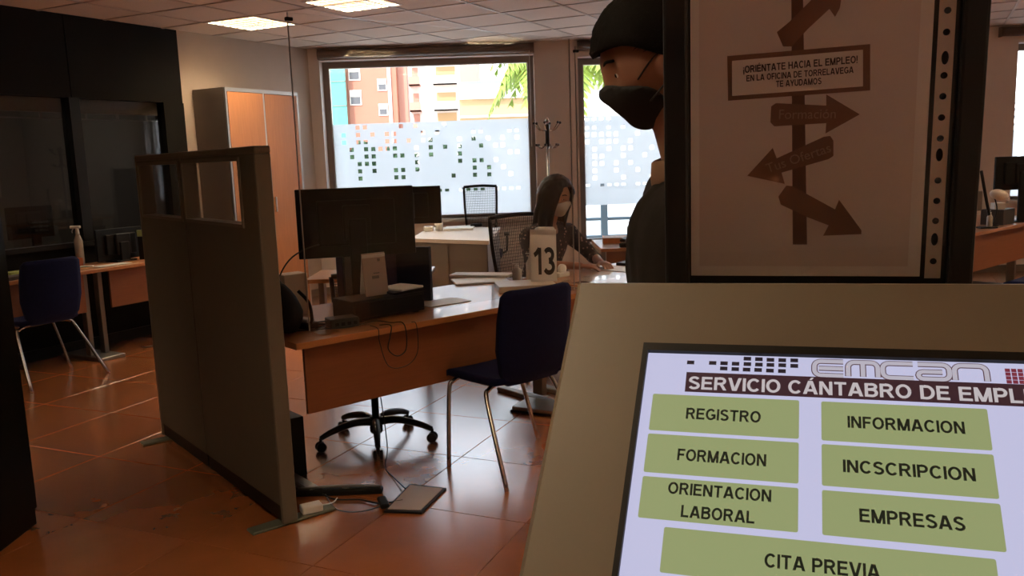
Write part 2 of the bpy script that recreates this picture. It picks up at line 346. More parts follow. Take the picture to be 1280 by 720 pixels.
# black office front: local x from -7 to 1.66
mb = MB()
mb.box((-7,0,2.13),(-.12,.12,CEIL+.03), Mw).box((-.11,0,2.13),(.51,.12,CEIL+.03), Mw).box((.52,0,2.13),(1.66,.12,CEIL+.03), Mw)
mb.box((-7,0,-.02),(1.66,.12,.90), Mw).box((1.43,-.012,0),(1.66,.12,2.13), Mw).box((-.9,0,.9),(-.8,.12,2.13), Mw).box((-7,0,.9),(-2.5,.12,2.13), Mw)
of = struct(mb.build('wall_office', m_blackw))
MB().box((.475,-.02,.9),(.57,.10,2.13), Mw).build('mullion', m_black, of)
MB().box((-2.5,-.03,.885),(1.43,.10,.925), Mw).build('ledge', m_black, of)
MB().box((-7,-.015,0),(1.66,0,.09), Mw).build('skirting', m_black, of)
for a,b in ((-.8,.475),(.57,1.43),(-2.5,-.9)):
    MB().box((a,.04,.92),(b,.05,2.13), Mw).build('pane', m_dglass, of)
    MB().bbox((a+.01,.07,2.01),(b-.01,.115,2.125), .004, 1, Mw).build('blind_cassette', m_cream, of, label='beige blind cassette along the top of the office glass')
    MB().box((a+.01,.08,1.955),(b-.01,.10,1.965), Mw).build('blind_rail', m_greymetal, of)
    for k in range(3): MB().cbox((a+(b-a)*(.15+.35*k),.09,1.985),(.02,.01,.05), Mw).build('bracket', m_greymetal, of)
wallbox('wall_west', (-7.4,-3,-.02),(-7.216,.7,CEIL+.03), m_wall)
# office interior behind the glass
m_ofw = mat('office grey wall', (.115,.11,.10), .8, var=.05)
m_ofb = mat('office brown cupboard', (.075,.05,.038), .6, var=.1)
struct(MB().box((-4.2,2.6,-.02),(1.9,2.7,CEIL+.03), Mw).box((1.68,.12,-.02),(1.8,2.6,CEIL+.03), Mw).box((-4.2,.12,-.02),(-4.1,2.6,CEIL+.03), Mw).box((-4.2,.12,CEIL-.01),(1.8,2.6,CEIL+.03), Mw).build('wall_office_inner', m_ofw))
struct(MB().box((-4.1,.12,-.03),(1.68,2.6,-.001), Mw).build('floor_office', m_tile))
# cream wall skirting
struct(MB().box((1.66,-.012,0),(3.46,0,.08), Mw).build('baseboard_left', m_taupe2))
struct(MB().box((-2.2,WY-.012,0),(8,WY,.08)).build('baseboard_back', m_taupe2))

# ------------------------------------------------------------------ windows with frosted film
HOL1 = {0:[3,4.9,9,11,15], 1:[1,3,5,7,8,12,14,19,20,24,25], 2:[1,3,4,7,8,10,12,13,17,19,21,23,25], 3:[2,4,5,6,7,8,11,13,15,17,20,22,23], 4:[2,4,5,8,9,11,13,17,24,25], 5:[3,4,5,11,17,19,20,22], 6:[3,5,8,9,11,19,21,23], 7:[3,8,9,16,19,21,24]}
HOL2 = {0:[0,1,2,3], 1:[0,1,3,5], 2:[0,1,2,3,4,7], 3:[0,2,3,4,6], 4:[1,3,5,6,9], 5:[1,2,5,8], 6:[1,2,4,6], 7:[1,4,7,10], 8:[1,5,9]}
def window(n, x0, x1, z0, z1, holes, ftop, fbot, rowz):
    w = struct(MB().box((x0-.04,WY-.05,z0-.035),(x1+.04,WY+.2,z0)).build('window_%d'%n, m_white))
    y0 = WY+.16
    fr = MB(); t = .065
    fr.box((x0,y0,z0),(x0+t,y0+.07,z1)).box((x1-t,y0,z0),(x1,y0+.07,z1)).box((x0+t,y0,z1-t),(x1-t,y0+.07,z1)).box((x0+t,y0,z0),(x1-t,y0+.07,z0+.035))
    fr.build('frame', m_brown, w)
    gk = MB(); g=.012
    X0,X1,Z0,Z1 = x0+t,x1-t,z0+.035,z1-t
    gk.box((X0,y0-.004,Z0),(X0+g,y0+.03,Z1)).box((X1-g,y0-.004,Z0),(X1,y0+.03,Z1)).box((X0,y0-.004,Z1-g),(X1,y0+.03,Z1)).build('bead', m_alu, w)
    MB().box((X0,y0+.03,Z0),(X1,y0+.036,Z1)).build('pane', m_glass, w)
    # film : cells with square cut-outs
    cs = .0843; fm = MB(); yf = y0+.026; cut = set()
    for r,cols in holes.items():
        for c in cols: cut.add((int(c), r))
    nr = int((ftop-fbot)/cs)+1; nc = int((X1-X0)/cs)+1
    last = round((ftop-rowz)/cs) if rowz else None
    if last is not None:
        for c in range(nc):
            if (c*7)%5 != 2: cut.add((c, last))
    for r in range(nr):
        for c in range(nc):
            a0 = X0+c*cs; a1 = min(a0+cs, X1); b1 = ftop-r*cs; b0 = max(b1-cs, fbot)
            if a1 <= a0+.001 or b1 <= b0+.001: continue
            if (c,r) in cut and a1-a0 > cs*.9 and b1-b0 > cs*.9:
                k = .018; hh = .026 if r == last else k
                fm.add([(a0,yf,b0),(a1,yf,b0),(a1,yf,b1),(a0,yf,b1),(a0+k,yf,b0+hh),(a1-k,yf,b0+hh),(a1-k,yf,b1-hh),(a0+k,yf,b1-hh)], [(0,1,5,4),(1,2,6,5),(2,3,7,6),(3,0,4,7)])
            else: fm.add([(a0,yf,b0),(a1,yf,b0),(a1,yf,b1),(a0,yf,b1)], [(0,1,2,3)])
    fm.build('frosted_film', m_film, w, label='frosted white film with small square cut-outs')
    return w
window(1, *OP[0], HOL1, 1.965, .875, 1.19)
window(2, *OP[1], HOL2, 1.965, .93, 1.19)
window(3, *OP[2], HOL2, 1.965, .875, 1.19)
def cassette(x0, x1, lab):
    t = thing('roller_blind', lab, 'blind', (0,WY,2.735))
    MB().lathe([(.045,x0),(.05,x0+.005),(.05,x1-.005),(.045,x1)], n=20, mt=M.Translation((0,-.062,0))@M.Rotation(PI/2,4,'Y')@M.Scale(1,4)@M.Rotation(0,4,'Z')).build('cassette', m_blind, t)
    for x in (x0,x1): MB().cbox((x,-.03,0),(.012,.06,.11)).build('bracket', m_brown, t)
    MB().tube([(x1-.05,-.1,-.04),(x1-.05,-.1,-1.1)], .003, 6).build('chain', m_white, t)
cassette(-2.1, .33, 'dark grey rolled-up blind cassette above the left window')
cassette(.83, 3.3, 'dark rolled-up blind cassette above the window behind the man')
cassette(5.6, 7.7, 'dark rolled-up blind cassette above the far right window')

# ------------------------------------------------------------------ ceiling lamps
def lamp(i, lab):
    a, b = LC[i]; c = CO+cax*(a*.6)+cay*(b*.6)
    t = thing('ceiling_lamp', lab, 'lamp', (c.x,c.y,CEIL), CA, 'square louvred lamps in the ceiling')
    h = .29
    MB().box((-h,-h,.002),(h,-h+.02,.07)).box((-h,h-.02,.002),(h,h,.07)).box((-h,-h+.02,.002),(-h+.02,h-.02,.07)).box((h-.02,-h+.02,.002),(h,h-.02,.07)).build('frame', m_white, t)
    MB().box((-h+.02,-h+.02,.064),(h-.02,h-.02,.07)).build('diffuser', m_lamp, t)
    l = MB()
    for k in range(1,6):
        p = -h+.02+k*(2*h-.04)/6; l.box((p-.009,-h+.02,.002),(p+.009,h-.02,.045)); l.box((-h+.02,p-.006,.002),(h-.02,p+.006,.045))
    l.build('louvre', m_louv, t)
lamp(0,'lit square louvred lamp in the ceiling near the cream wall and orange cupboard')
lamp(1,'lit square louvred lamp cut by the top edge, above the left window')
for i,w_ in enumerate(('right of the poster stand, in line with the kiosk','far right, beyond the poster stand','added unseen above the standing man','added unseen above the far right desk','added unseen behind the camera, left','added unseen behind the camera, right','added unseen at the left, above the black cabinet','added unseen, furthest behind the camera')):  # last six are out of view, added to light the room and poster
    lamp(i+2,'lit square louvred ceiling lamp '+w_)

# ------------------------------------------------------------------ tall cupboard with orange doors by the cream wall
t = thing('cupboard', 'tall cupboard with orange wood doors standing against the cream wall', 'cupboard', W(1.66+.12,.44), RW)
# local x along wall, y toward wall
MB().box((0,.02,0),(.02,.43,2.26)).box((.97,.02,0),(.99,.43,2.26)).box((.02,.02,2.235),(.97,.43,2.26)).box((.02,.02,0),(.97,.43,.06)).box((.02,.41,.06),(.97,.43,2.235)).build('carcass', m_countb, t)
MB().box((0,0,2.225),(.99,.02,2.26)).box((0,0,0),(.022,.02,2.225)).box((.485,0,.03),(.505,.02,2.225)).box((.968,0,0),(.99,.02,2.225)).build('frame', m_alu, t)
for x in (.024,.507):
    d = MB().bbox((x,-.004,.05),(x+.459,.014,2.22), .002,1).build('door', m_orange_v, t)
    MB().bbox((x+.40 if x<.1 else x+.04,-.02,1.05),(x+.415 if x<.1 else x+.055,-.004,1.2),.002,1).build('handle', m_alu, d)

# ------------------------------------------------------------------ black cabinet at left edge
t = thing('black_cabinet', 'tall black cabinet at the left edge of the view', 'cabinet', (-2.59,2.85,0))
MB().bbox((-.5,-.62,.0),(.49,.62,2.1),.003,1).build('carcass', m_black, t)
MB().box((.49,-.61,.08),(.505,-.005,2.08)).build('door', m_black, t); MB().box((.49,.005,.08),(.505,.61,2.08)).build('door', m_black, t)

# ------------------------------------------------------------------ partition screen
PA = V((-.966,3.36,0)); PB = V((-1.994,4.631,0)); pd = (PB-PA); PL = pd.length; rp_ = math.atan2(pd.y,pd.x); PH = 1.585
t = thing('partition_screen', 'taupe office partition of two panels with small windows, beside the orange desk', 'partition', PA, rp_)
T = .03; split = .90
for (a,b,n_) in ((.02,split-.008,0),(split+.008,PL-.02,1)):
    p = MB(); wa, wb = (a+.16, b-.02) if n_==0 else (a+.03, b-.05)
    wz0, wz1 = 1.27, 1.53
    p.box((a,-T,.09),(b,T,wz0)).box((a,-T,wz1),(b,T,PH-.03)).box((a,-T,wz0),(wa,T,wz1)).box((wb,-T,wz0),(b,T,wz1))
    o = p.build('panel', m_taupe, t)
    MB().box((wa,-.004,wz0),(wb,.004,wz1)).build('pane', m_glass, o)
    fr = MB()
    for s in (-1,1):
        y = s*(T+.003)
        fr.box((wa-.015,y-.004,wz0-.015),(wb+.015,y+.004,wz0)).box((wa-.015,y-.004,wz1),(wb+.015,y+.004,wz1+.015)).box((wa-.015,y-.004,wz0),(wa,y+.004,wz1)).box((wb,y-.004,wz0),(wb+.015,y+.004,wz1))
    fr.build('window_frame', m_taupe2, o)
    MB().box((a+.004,-T+.006,.02),(b-.004,T-.006,.085)).build('skirting', m_black, o)
MB().bbox((0,-T-.006,PH-.03),(PL,T+.006,PH),.008,2).build('top_rail', m_taupe2, t)
MB().bbox((0,-T-.004,.015),(.02,T+.004,PH-.03),.004,1).build('end_post', m_taupe2, t)
MB().bbox((PL-.02,-T-.004,.015),(PL,T+.004,PH-.03),.004,1).build('end_post', m_taupe2, t)
MB().box((split-.009,-.018,.03),(split+.009,.018,PH-.03)).build('joint_strip', m_black, t)
for x in (.05,PL-.06): MB().bbox((x-.035,-.22,0),(x+.035,.16,.012),.004,1).build('foot', m_foot, t, label='grey green metal foot plate')

# ------------------------------------------------------------------ desks
def desk(lab, s0, s1, t0, t1, zbot, legs=True, h=.74):
    o = thing('desk', lab, 'desk', D(s0,t0), RE); L = s1-s0; dp = t1-t0
    MB().bbox((0,0,h-.03),(L,dp,h),.003,2).build('top', m_orange, o)
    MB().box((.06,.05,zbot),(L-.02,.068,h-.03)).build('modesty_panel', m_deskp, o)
    for x in (.09,L-.09):
        MB().bbox((x-.02,dp*.45,.05),(x+.02,dp*.45+.09,h-.03),.004,1).build('leg', m_greymetal, o)
        MB().bbox((x-.03,.09,0),(x+.03,dp-.04,.03),.006,1).build('foot', m_greymetal, o)
    return o
desk('orange wood desk with modesty panel beside the partition, carrying the black monitor', 0, 1.90, 0, .86, .40)
desk('orange wood desk where the woman sits, behind the number 13 sign', 1.93, 3.7, .0, .74, .40)
def boxthing(name, lab, cat, lo, size, rz, m, r=.003):
    t = MB().bbox((-size[0]/2,-size[1]/2,0),(size[0]/2,size[1]/2,size[2]),min(r,min(size)*.3),1).build(name, m); t.location = lo; t.rotation_euler = (0,0,rz); return tag(t, lab, cat)

# ------------------------------------------------------------------ monitors
def monitor(lab, w, h, loc, rz, zc, base=.24, screen=m_monsc):
    """screen looks along local -y; back faces +y. zc = centre height above base"""
    t = thing('monitor', lab, 'monitor', loc, rz)
    c = MB().bbox((-w/2,-.012,zc-h/2),(w/2,.012,zc+h/2),.005,2).bbox((-w*.33,.010,zc-h*.33),(w*.33,.035,zc+h*.33),.01,2).build('casing', m_mon, t)
    MB().box((-w/2+.014,-.0135,zc-h/2+.016),(w/2-.014,-.0125,zc+h/2-.014)).build('screen_panel', screen, c)
    MB().bbox((-.07,.035,zc-.09),(.07,.06,zc+.09),.006,1).build('mount', m_black, t)
    MB().bbox((-.045,.045,.01),(.045,.075,zc+.02),.008,2).build('neck', m_mon, t)
    MB().bbox((-base/2,-.08,0),(base/2,.085,.014),.006,2).build('base', m_mon, t)
    return t
mA = D(.58,.47,.74)
monitor('large black monitor seen from behind on the near orange desk', .60,.355, (-.795,4.36,.74), PI+math.radians(14), .465)
t_ = onz(509,300,1.0)
monitor('black monitor further back, partly hidden behind the large one', .50,.26, (-.725,5.90,.74), PI+math.radians(-4), .465)

# desk under that further monitor
def small_desk(lab, loc, rz, L, dp, m=None, h=.74, panel=True):
    o = thing('desk', lab, 'desk', loc, rz)
    MB().bbox((-L/2,-dp/2,h-.028),(L/2,dp/2,h),.003,1).build('top', m or m_orange, o)
    if panel: MB().box((-L/2+.05,-dp/2+.04,.35),(L/2-.05,-dp/2+.058,h-.028)).build('modesty_panel', m_deskp, o)
    for x in (-L/2+.06,L/2-.06):
        MB().bbox((x-.02,-.04,.03),(x+.02,.04,h-.028),.004,1).build('leg', m_greymetal, o)
        MB().bbox((x-.03,-dp/2+.08,0),(x+.03,dp/2-.05,.03),.005,1).build('foot', m_greymetal, o)
    return o
small_desk('wooden desk behind the large monitor, carrying a second monitor', (-.98,5.88,0), 0, .84, .5, panel=False)

# ------------------------------------------------------------------ pale counter
t = thing('counter', 'pale topped counter with grey brown doors in front of the left window', 'counter', (0,0,0))
q = [onz(514,298,.8), onz(611,301,.8), onz(626,284,.8), onz(536,284,.8)]
ctr = sum(q, V())/4; t.location = (ctr.x,ctr.y,0)
loc2 = [((p-ctr).x,(p-ctr).y) for p in q]
MB().prism([(x*1.0,y*1.0) for x,y in loc2],   .765, .80).build('top', m_counter, t)
MB().prism([(x*.96,y*.985) for x,y in loc2], .06, .765).build('body', m_countb, t)
MB().prism([(x*.90,y*.95) for x,y in loc2], .0, .06).build('plinth', m_black, t)
fx0, fx1 = V(loc2[0])*.965, V(loc2[1])*.965
fy = .985/.965
for k in range(2):
    a = fx0.lerp(fx1, .02+.5*k); b = fx0.lerp(fx1, .48+.5*k); a.y *= 1.02; b.y *= 1.02
    MB().prism([(a.x,a.y-.012),(b.x,b.y-.012),(b.x,b.y+.004),(a.x,a.y+.004)], .09, .755).build('door', m_countb, t)
cp = onz(576,287,.8)
for k,(dx,dy,r) in enumerate(((0,0,.04),(.0,.45,.1))):
    o = boxthing('paper_stack', ('white paper stack on the front of the pale counter','white papers further back on the pale counter')[k], 'paper', (cp.x+dx-.02,cp.y+dy*.6,.8), (.30,.21,.022 if k==0 else .012), r, m_paper)
boxthing('stapler','small black stapler beside the papers on the pale counter','stapler', (cp.x+.15,cp.y+.3,.8),(.13,.04,.035),.3,m_black,.01)
t = thing('desk_organiser','white cup and papers cluster on the far left of the pale counter','organiser', (*onz(549,288,.8).xy,.8))
MB().lathe([(.035,0),(.04,.003),(.043,.09),(.038,.09),(.034,.01)],n=18).build('cup', m_white, t)
MB().bbox((-.16,-.06,0),(-.06,.06,.045),.004,1).build('tray', m_white, t)
for k in range(3): MB().tube([(.0,0,.01),(.01*k-.012,.012*k-.01,.14)],.004,6).build('pen', m_black, t)

# ------------------------------------------------------------------ office chairs
def office_chair(lab, loc, rz, mesh_w=.44, seat=.46, bt=1.0):
    """faces local +y, back at -y"""
    t = thing('office_chair', lab, 'chair', loc, rz)
    MB().lathe([(.03,.05),(.035,.06),(.035,.14),(.02,.14),(.02,seat-.06)],n=16).build('column', m_blackmetal, t)
    for k in range(5):
        a = 2*PI*k/5+.35; c,s_ = math.cos(a),math.sin(a)
        l = MB().tube([(c*.02,s_*.02,.115),(c*.12,s_*.12,.125),(c*.24,s_*.24,.10),(c*.31,s_*.31,.072)],[.024,.021,.017,.014],10,4).build('leg', m_blackmetal, t)
        w_ = MB(); tt = V((-s_,c,0))
        for sd in (-1,1):
            cen = V((c*.31,s_*.31,.027))+tt*(.016*sd)
            w_.lathe([(.018,-.009),(.027,-.006),(.027,.006),(.018,.009)],n=16, mt=M.Translation(cen)@tt.to_track_quat('Z','Y').to_matrix().to_4x4())
        w_.tube([(c*.31,s_*.31,.03),(c*.31,s_*.31,.075)],.008,8); w_.build('castor', m_black, l)
    MB().bbox((-.24,-.22,seat-.05),(.24,.24,seat+.02),.03,3).build('seat', m_navy, t)
    fr = MB(); w = mesh_w/2; z0 = seat+.12
    fr.tube([(-w*.86,-.25,z0),(-w*1.0,-.275,(z0+bt)/2),(-w*1.05,-.29,bt)],.014,8,4).tube([(w*.86,-.25,z0),(w*1.0,-.275,(z0+bt)/2),(w*1.05,-.29,bt)],.014,8,4)
    fr.tube([(-w*1.05,-.29,bt),(0,-.30,bt+.01),(w*1.05,-.29,bt)],.016,8,4).tube([(-w*.86,-.25,z0),(0,-.255,z0-.01),(w*.86,-.25,z0)],.02,8,4)
    fr.build('back_frame', m_blackmetal, t)
    MB().tube([(0,-.02,seat-.05),(0,-.24,seat-.03),(0,-.27,seat+.14)],.02,8,4).build('back_support', m_blackmetal, t)
    nx, nz = 26, 22; ms = MB()
    def P(u,v): 
        ww = w*(.86+.19*v); return V((ww*(2*u-1), -.25-.04*v-.012*math.sin(PI*u), z0+(bt-z0)*v))
    for i in range(nx+1):
        u = i/nx; ms.tube([P(u,v/4) for v in range(5)], .0022, 4)
    for j in range(nz+1):
        v = j/nz; ms.tube([P(u/6,v) for u in range(7)], .0022, 4)
    ms.build('back_mesh', m_blackmetal, t, kind='stuff')
    for s_ in (-1,1):
        MB().tube([(s_*.24,-.05,seat-.02),(s_*.29,-.05,seat+.02),(s_*.29,-.03,seat+.19)],.012,8,4).bbox((s_*.29-.03,-.12,seat+.19),(s_*.29+.03,.1,seat+.215),.01,2).build('armrest', m_blackmetal, t)
    return t
oc = office_chair('black castor office chair behind the near desk, only its star base showing', (-.765,4.42,0), math.radians(188), .40, .45, .88)
office_chair('black mesh-back office chair the woman sits on', D(2.42,1.03), RE+PI, .46, .47, 1.09)
office_chair('black mesh-back office chair behind the pale counter, by the window', (-.33,9.46,0), math.radians(180), .36, .47, 1.20).location

# ------------------------------------------------------------------ blue visitor chairs
def visitor_chair(lab, loc, rz, top=.905):
    t = thing('visitor_chair', lab, 'chair', loc, rz, 'navy visitor chairs with chrome legs')
    def shell(pts, name):
        vs = []; fs = []; nu = 12; n = len(pts)
        for (y,z,w,b,th) in pts:
            for side in (1,-1):
                for i in range(nu+1):
                    u = 2*i/nu-1; vs.append(V((w*u, y+(b*u*u if name=='backrest' else 0)+ (side*th/2 if name=='backrest' else 0), z+(side*th/2 if name=='seat' else 0)+(b*u*u if name=='seat' else 0))))
        R = 2*(nu+1)
        for j in range(n-1):
            for i in range(nu):
                a = j*R+i; fs.append([a,a+1,a+1+R,a+R]); c = j*R+nu+1+i; fs.append([c+1,c,c+R,c+1+R])
            fs.append([j*R,(j+1)*R,(j+1)*R+nu+1,j*R+nu+1]); fs.append([j*R+nu,j*R+2*nu+1,(j+1)*R+2*nu+1,(j+1)*R+nu])
        for j in (0,n-1):
            for i in range(nu): 
                a = j*R+i; c = a+nu+1; fs.append([a,c,c+1,a+1] if j==0 else [a,a+1,c+1,c])
        mb = MB().add(vs, fs, True); bm = bmesh.new()
        o = mb.build(name, m_navy, t); bm.from_mesh(o.data); bmesh.ops.recalc_face_normals(bm, faces=bm.faces); bm.to_mesh(o.data); bm.free(); return o
    shell([(.23,.425,.19,.0,.012),(.225,.437,.205,.003,.028),(.19,.447,.215,.006,.032),(.0,.445,.22,.01,.034),(-.17,.45,.215,.012,.034),(-.215,.462,.19,.012,.028)], 'seat')
    shell([(-.205,.44,.16,.01,.02),(-.225,.50,.20,.018,.03),(-.245,.62,.225,.03,.032),(-.26,.76,.225,.03,.032),(-.275,top-.03,.215,.028,.03),(-.279,top-.006,.195,.026,.02),(-.280,top,.17,.026,.01)], 'backrest')
    for s_ in (-1,1):
        MB().tube([(s_*.16,.16,.425),(s_*.205,.165,.41),(s_*.235,.165,.36),(s_*.300,.105,.0)],.011,10,5).build('leg', m_chrome, t)
        MB().tube([(s_*.15,-.09,.425),(s_*.195,-.10,.41),(s_*.225,-.125,.36),(s_*.30,-.34,.0)],.011,10,5).build('leg', m_chrome, t)
        MB().tube([(s_*.16,.16,.42),(s_*.15,-.09,.42)],.010,8).build('rail', m_chrome, t)
    MB().tube([(-.15,-.09,.425),(.15,-.09,.425)],.010,8).tube([(-.16,.16,.418),(.16,.16,.418)],.010,8).build('cross_bar', m_chrome, t)
    return t
vc = visitor_chair('navy visitor chair at the near desk, its back turned, in front of the 13 sign', D(1.035,-.17), RE)
vcp = W(-.40,.63); dup(vc, (vcp.x,vcp.y,0), rot_for(-WN.x,-WN.y), 'navy visitor chair at the left desk in front of the dark office glass')
dup(vc, (4.03,6.25,0), RE, 'navy visitor chair at the far right, beyond the poster stand')

# ------------------------------------------------------------------ items on the near desk
def cable(pts, lab, r=.004, k=6, m=m_cable): return tag(MB().tube(pts, r, 6, k).build('cable', m), lab, 'cable')
pc = thing('desktop_computer','flat black desktop computer lying on the near desk under the monitor','computer', D(.62,.335,.74), RE)
MB().bbox((-.21,-.12,.008),(.21,.08,.105),.006,2).build('case', m_mon, pc)
MB().bbox((-.2,-.125,.02),(.2,-.12,.095),.002,1).build('front_plate', m_black, pc)
for x in (-.17,.17): MB().box((x-.015,-.1,0),(x+.015,.07,.008)).build('foot', m_black, pc)
o = boxthing('paper_stack','loose white papers on top of the flat black computer','paper', D(.76,.32,.858),(.16,.17,.012),RE+.2,m_paper)
boxthing('notebook','dark notebook under the papers on the flat black computer','notebook', D(.75,.315,.845),(.19,.19,.013),RE,m_black)
ca = thing('desk_calendar','white calendar card with small grey print standing on the flat black computer','calendar', D(.60,.295,.845), RE)
cm = M.Rotation(math.radians(-6),4,'X')
MB().bbox((-.067,-.003,0),(.067,.003,.215),.001,1,cm).build('card', mat('pinkish card',(.50,.40,.34),.7,var=.04), ca)
MB().box((-.02,-.0045,.085),(.02,-.0032,.10),cm).box((-.01,-.0045,.11),(.025,-.0032,.115),cm).box((.02,-.0045,.17),(.035,-.0032,.185),cm).build('print', m_greymetal, ca)
MB().bbox((-.067,.05,0),(.067,.056,.20),.001,1,M.Rotation(math.radians(10),4,'X')).build('back_card', m_paper, ca)
boxthing('purple_box','purple box file standing beside the calendar card on the near desk','box', D(.87,.66,.74),(.13,.07,.30),RE,mat('purple board',(.055,.03,.06),.7))
boxthing('ring_binder','dark blue ring binder standing left of the monitor neck','binder', (-.925,4.57,.74),(.035,.27,.32),math.radians(5),mat('blue binder',(.012,.018,.07),.5))
boxthing('ring_binder','grey ring binder right next to the dark blue one','binder', (-.880,4.58,.74),(.04,.27,.31),math.radians(5),mat('grey binder',(.11,.10,.105),.5))
boxthing('card_box','cream cardboard box behind the left end of the near desk monitor','box', D(.32,.66,.74),(.13,.10,.22),RE,m_counter)
boxthing('ring_binder','dark blue ring binder right of the purple box, under the monitor corner','binder', D(1.00,.56,.74),(.03,.22,.30),RE+.5,mat('navy binder',(.010,.012,.035),.5))
# black bag behind partition end
bag = thing('black_bag','black rucksack lying on the desk against the end of the partition','bag', D(.09,.33,.74), RE)
b = MB().ball((0,0,.10),(.085,.17,.13),20); b.v = [V((p.x*(1-.35*max(0,p.z-.1)/.13), p.y*(1-.3*max(0,p.z-.1)/.13), max(0.0,p.z)+.006*noise.noise(p*22))) for p in b.v]; b.build('pouch', m_navy, bag)
bag.children[0].data.materials[0] = mat('black nylon',(.007,.007,.009),.7,bump=.3,bs=40)
MB().tube([(.06,-.08,.19),(.1,-.10,.13),(.115,-.09,.05),(.12,-.05,.012)],.008,6,5).build('strap', m_black, bag)
MB().tube([(-.03,-.03,.215),(0,0,.24),(.03,.03,.215)],.007,6,4).build('loop', m_black, bag)
# power bits
ph = thing('phone_charger','small black and white phone charger among cables at the left of the desk','charger', D(.20,.30,.74), RE+.3)
MB().bbox((-.04,-.05,0),(.04,.05,.03),.008,2).build('base', m_black, ph); MB().bbox((-.025,-.04,.03),(.025,.03,.048),.006,2).build('cradle', m_white, ph)
rt = thing('router','small dark grey router box with cables on the near desk','router', D(.34,.20,.74), RE-.2)
MB().bbox((-.07,-.05,0),(.07,.05,.045),.006,2).build('case', mat('dark grey plastic',(.03,.03,.027),.5), rt)
for k in range(4): MB().box((-.05+k*.03,-.052,.012),(-.032+k*.03,-.05,.028)).build('socket', m_black, rt)
zt = .745
cable([D(.16,.34,zt+.02),D(.22,.24,zt),D(.3,.28,zt),D(.26,.36,zt),D(.36,.30,zt+.01)],'black cable tangled on the desk by the charger')
cable([D(.10,.26,zt),D(.22,.19,zt),D(.34,.13,zt),D(.48,.15,zt+.004),D(.52,.05,zt+.004),D(.55,.0,zt+.005),D(.56,-.012,.70),D(.55,-.016,.62),D(.50,-.016,.60),D(.455,-.014,.64),D(.47,-.012,.70),D(.48,-.006,zt+.003),D(.46,.06,zt)],'black cable looping down over the front edge of the near desk',.003)
cable([D(.60,.0,zt),D(.62,-.012,.73),D(.615,-.018,.60),D(.55,-.018,.545),D(.45,-.018,.56),D(.41,-.014,.68),D(.41,-.008,.742),D(.42,.08,zt)],'thin black cable hanging in a wide loop on the desk front',.002)
cable([D(.12,.42,zt),D(.16,.52,.84),D(.24,.60,.98),D(.34,.56,1.08),(-.86,4.42,1.12)],'black monitor cable rising from the desk to the large monitor',.004)
pp = onz(553,378,.745); boxthing('paper_sheet','white sheets lying on the near desk right of the computer','paper', (pp.x-.0,pp.y+.02,.74),(.26,.17,.005),RE-.05,m_paper)
pp = onz(600,351,.745); boxthing('paper_stack','white magazines at the back right of the near desk','paper', (pp.x,pp.y,.74),(.34,.24,.012),RE-.5,m_paper)
pp = onz(598,344,.76); boxthing('keyboard','thin white keyboard at the back edge of the near desk','keyboard', (pp.x+.02,pp.y+.0,.752),(.40,.13,.018),RE-1.0,m_white)

# ------------------------------------------------------------------ acrylic screens
def acrylic(lab, s0, s1, t, z1, clampz=True, tilt=0):
    o = thing('acrylic_screen', lab, 'screen', D(s0,t,.74), RE); L = s1-s0
    MB().box((0,-.003,.012),(L,.003,z1-.74)).build('sheet', m_acr, o)
    MB().box((-.003,-.004,.012),(0,.004,z1-.74)).build('edge_strip', m_alu, o)
    MB().box((L,-.004,.012),(L+.003,.004,z1-.74)).build('edge_strip', m_alu, o)
    for x in (.06,L-.06):
        MB().bbox((x-.05,-.09,0),(x+.05,.09,.006),.002,1).bbox((x-.03,-.012,.006),(x+.03,-.004,.05),.002,1).bbox((x-.03,.004,.006),(x+.03,.012,.05),.002,1).build('foot', m_acr, o)
    MB().bbox((-.012,-.01,z1-.74-.035),(.02,.01,z1-.74-.02),.002,1).build('clip', m_black, o)
acrylic('tall clear acrylic screen standing along the near orange desk', .15, 1.86, .16, 2.16)
acrylic('tall clear acrylic screen on the woman\'s desk, between her and the visitors', 1.95, 2.85, .20, 2.13)

# ------------------------------------------------------------------ number 13 sign and things by it
sp = D(1.76,.30,.74); sg = thing('number_sign','white folded card sign with the number 13 on the desk','sign', sp, math.radians(12))
tl = M.Rotation(math.radians(-9),4,'X'); tl2 = M.Rotation(math.radians(2.5),4,'Y')@tl
MB().bbox((-.085,-.0015,0),(.075,.0015,.30),.0006,1,tl2).build('front_sheet', m_paper, sg)
MB().bbox((-.085,.07,0),(.075,.073,.30),.0006,1,M.Rotation(math.radians(2.5),4,'Y')@M.Rotation(math.radians(6),4,'X')).build('back_sheet', m_paper, sg)
MB().bbox((-.04,-.004,.285),(.07,.075,.325),.012,3,tl2).build('holder', m_white, sg)
t13 = cap_text('13', .160, 0, 0, 0, .125); t13.v = [tl2@V((p.x-.000,-.0035,p.y+.120)) for p in t13.v]; t13.build('lettering', m_black, sg, label='bold black number 13')
bx = D(1.66,.37,.74); boxthing('paper_tray','low cream document tray under the 13 sign','tray', (bx.x,bx.y,.74),(.34,.24,.035),math.radians(8),m_counter)
sg.location.z = .776; sg.location = D(1.765,.31,.776)
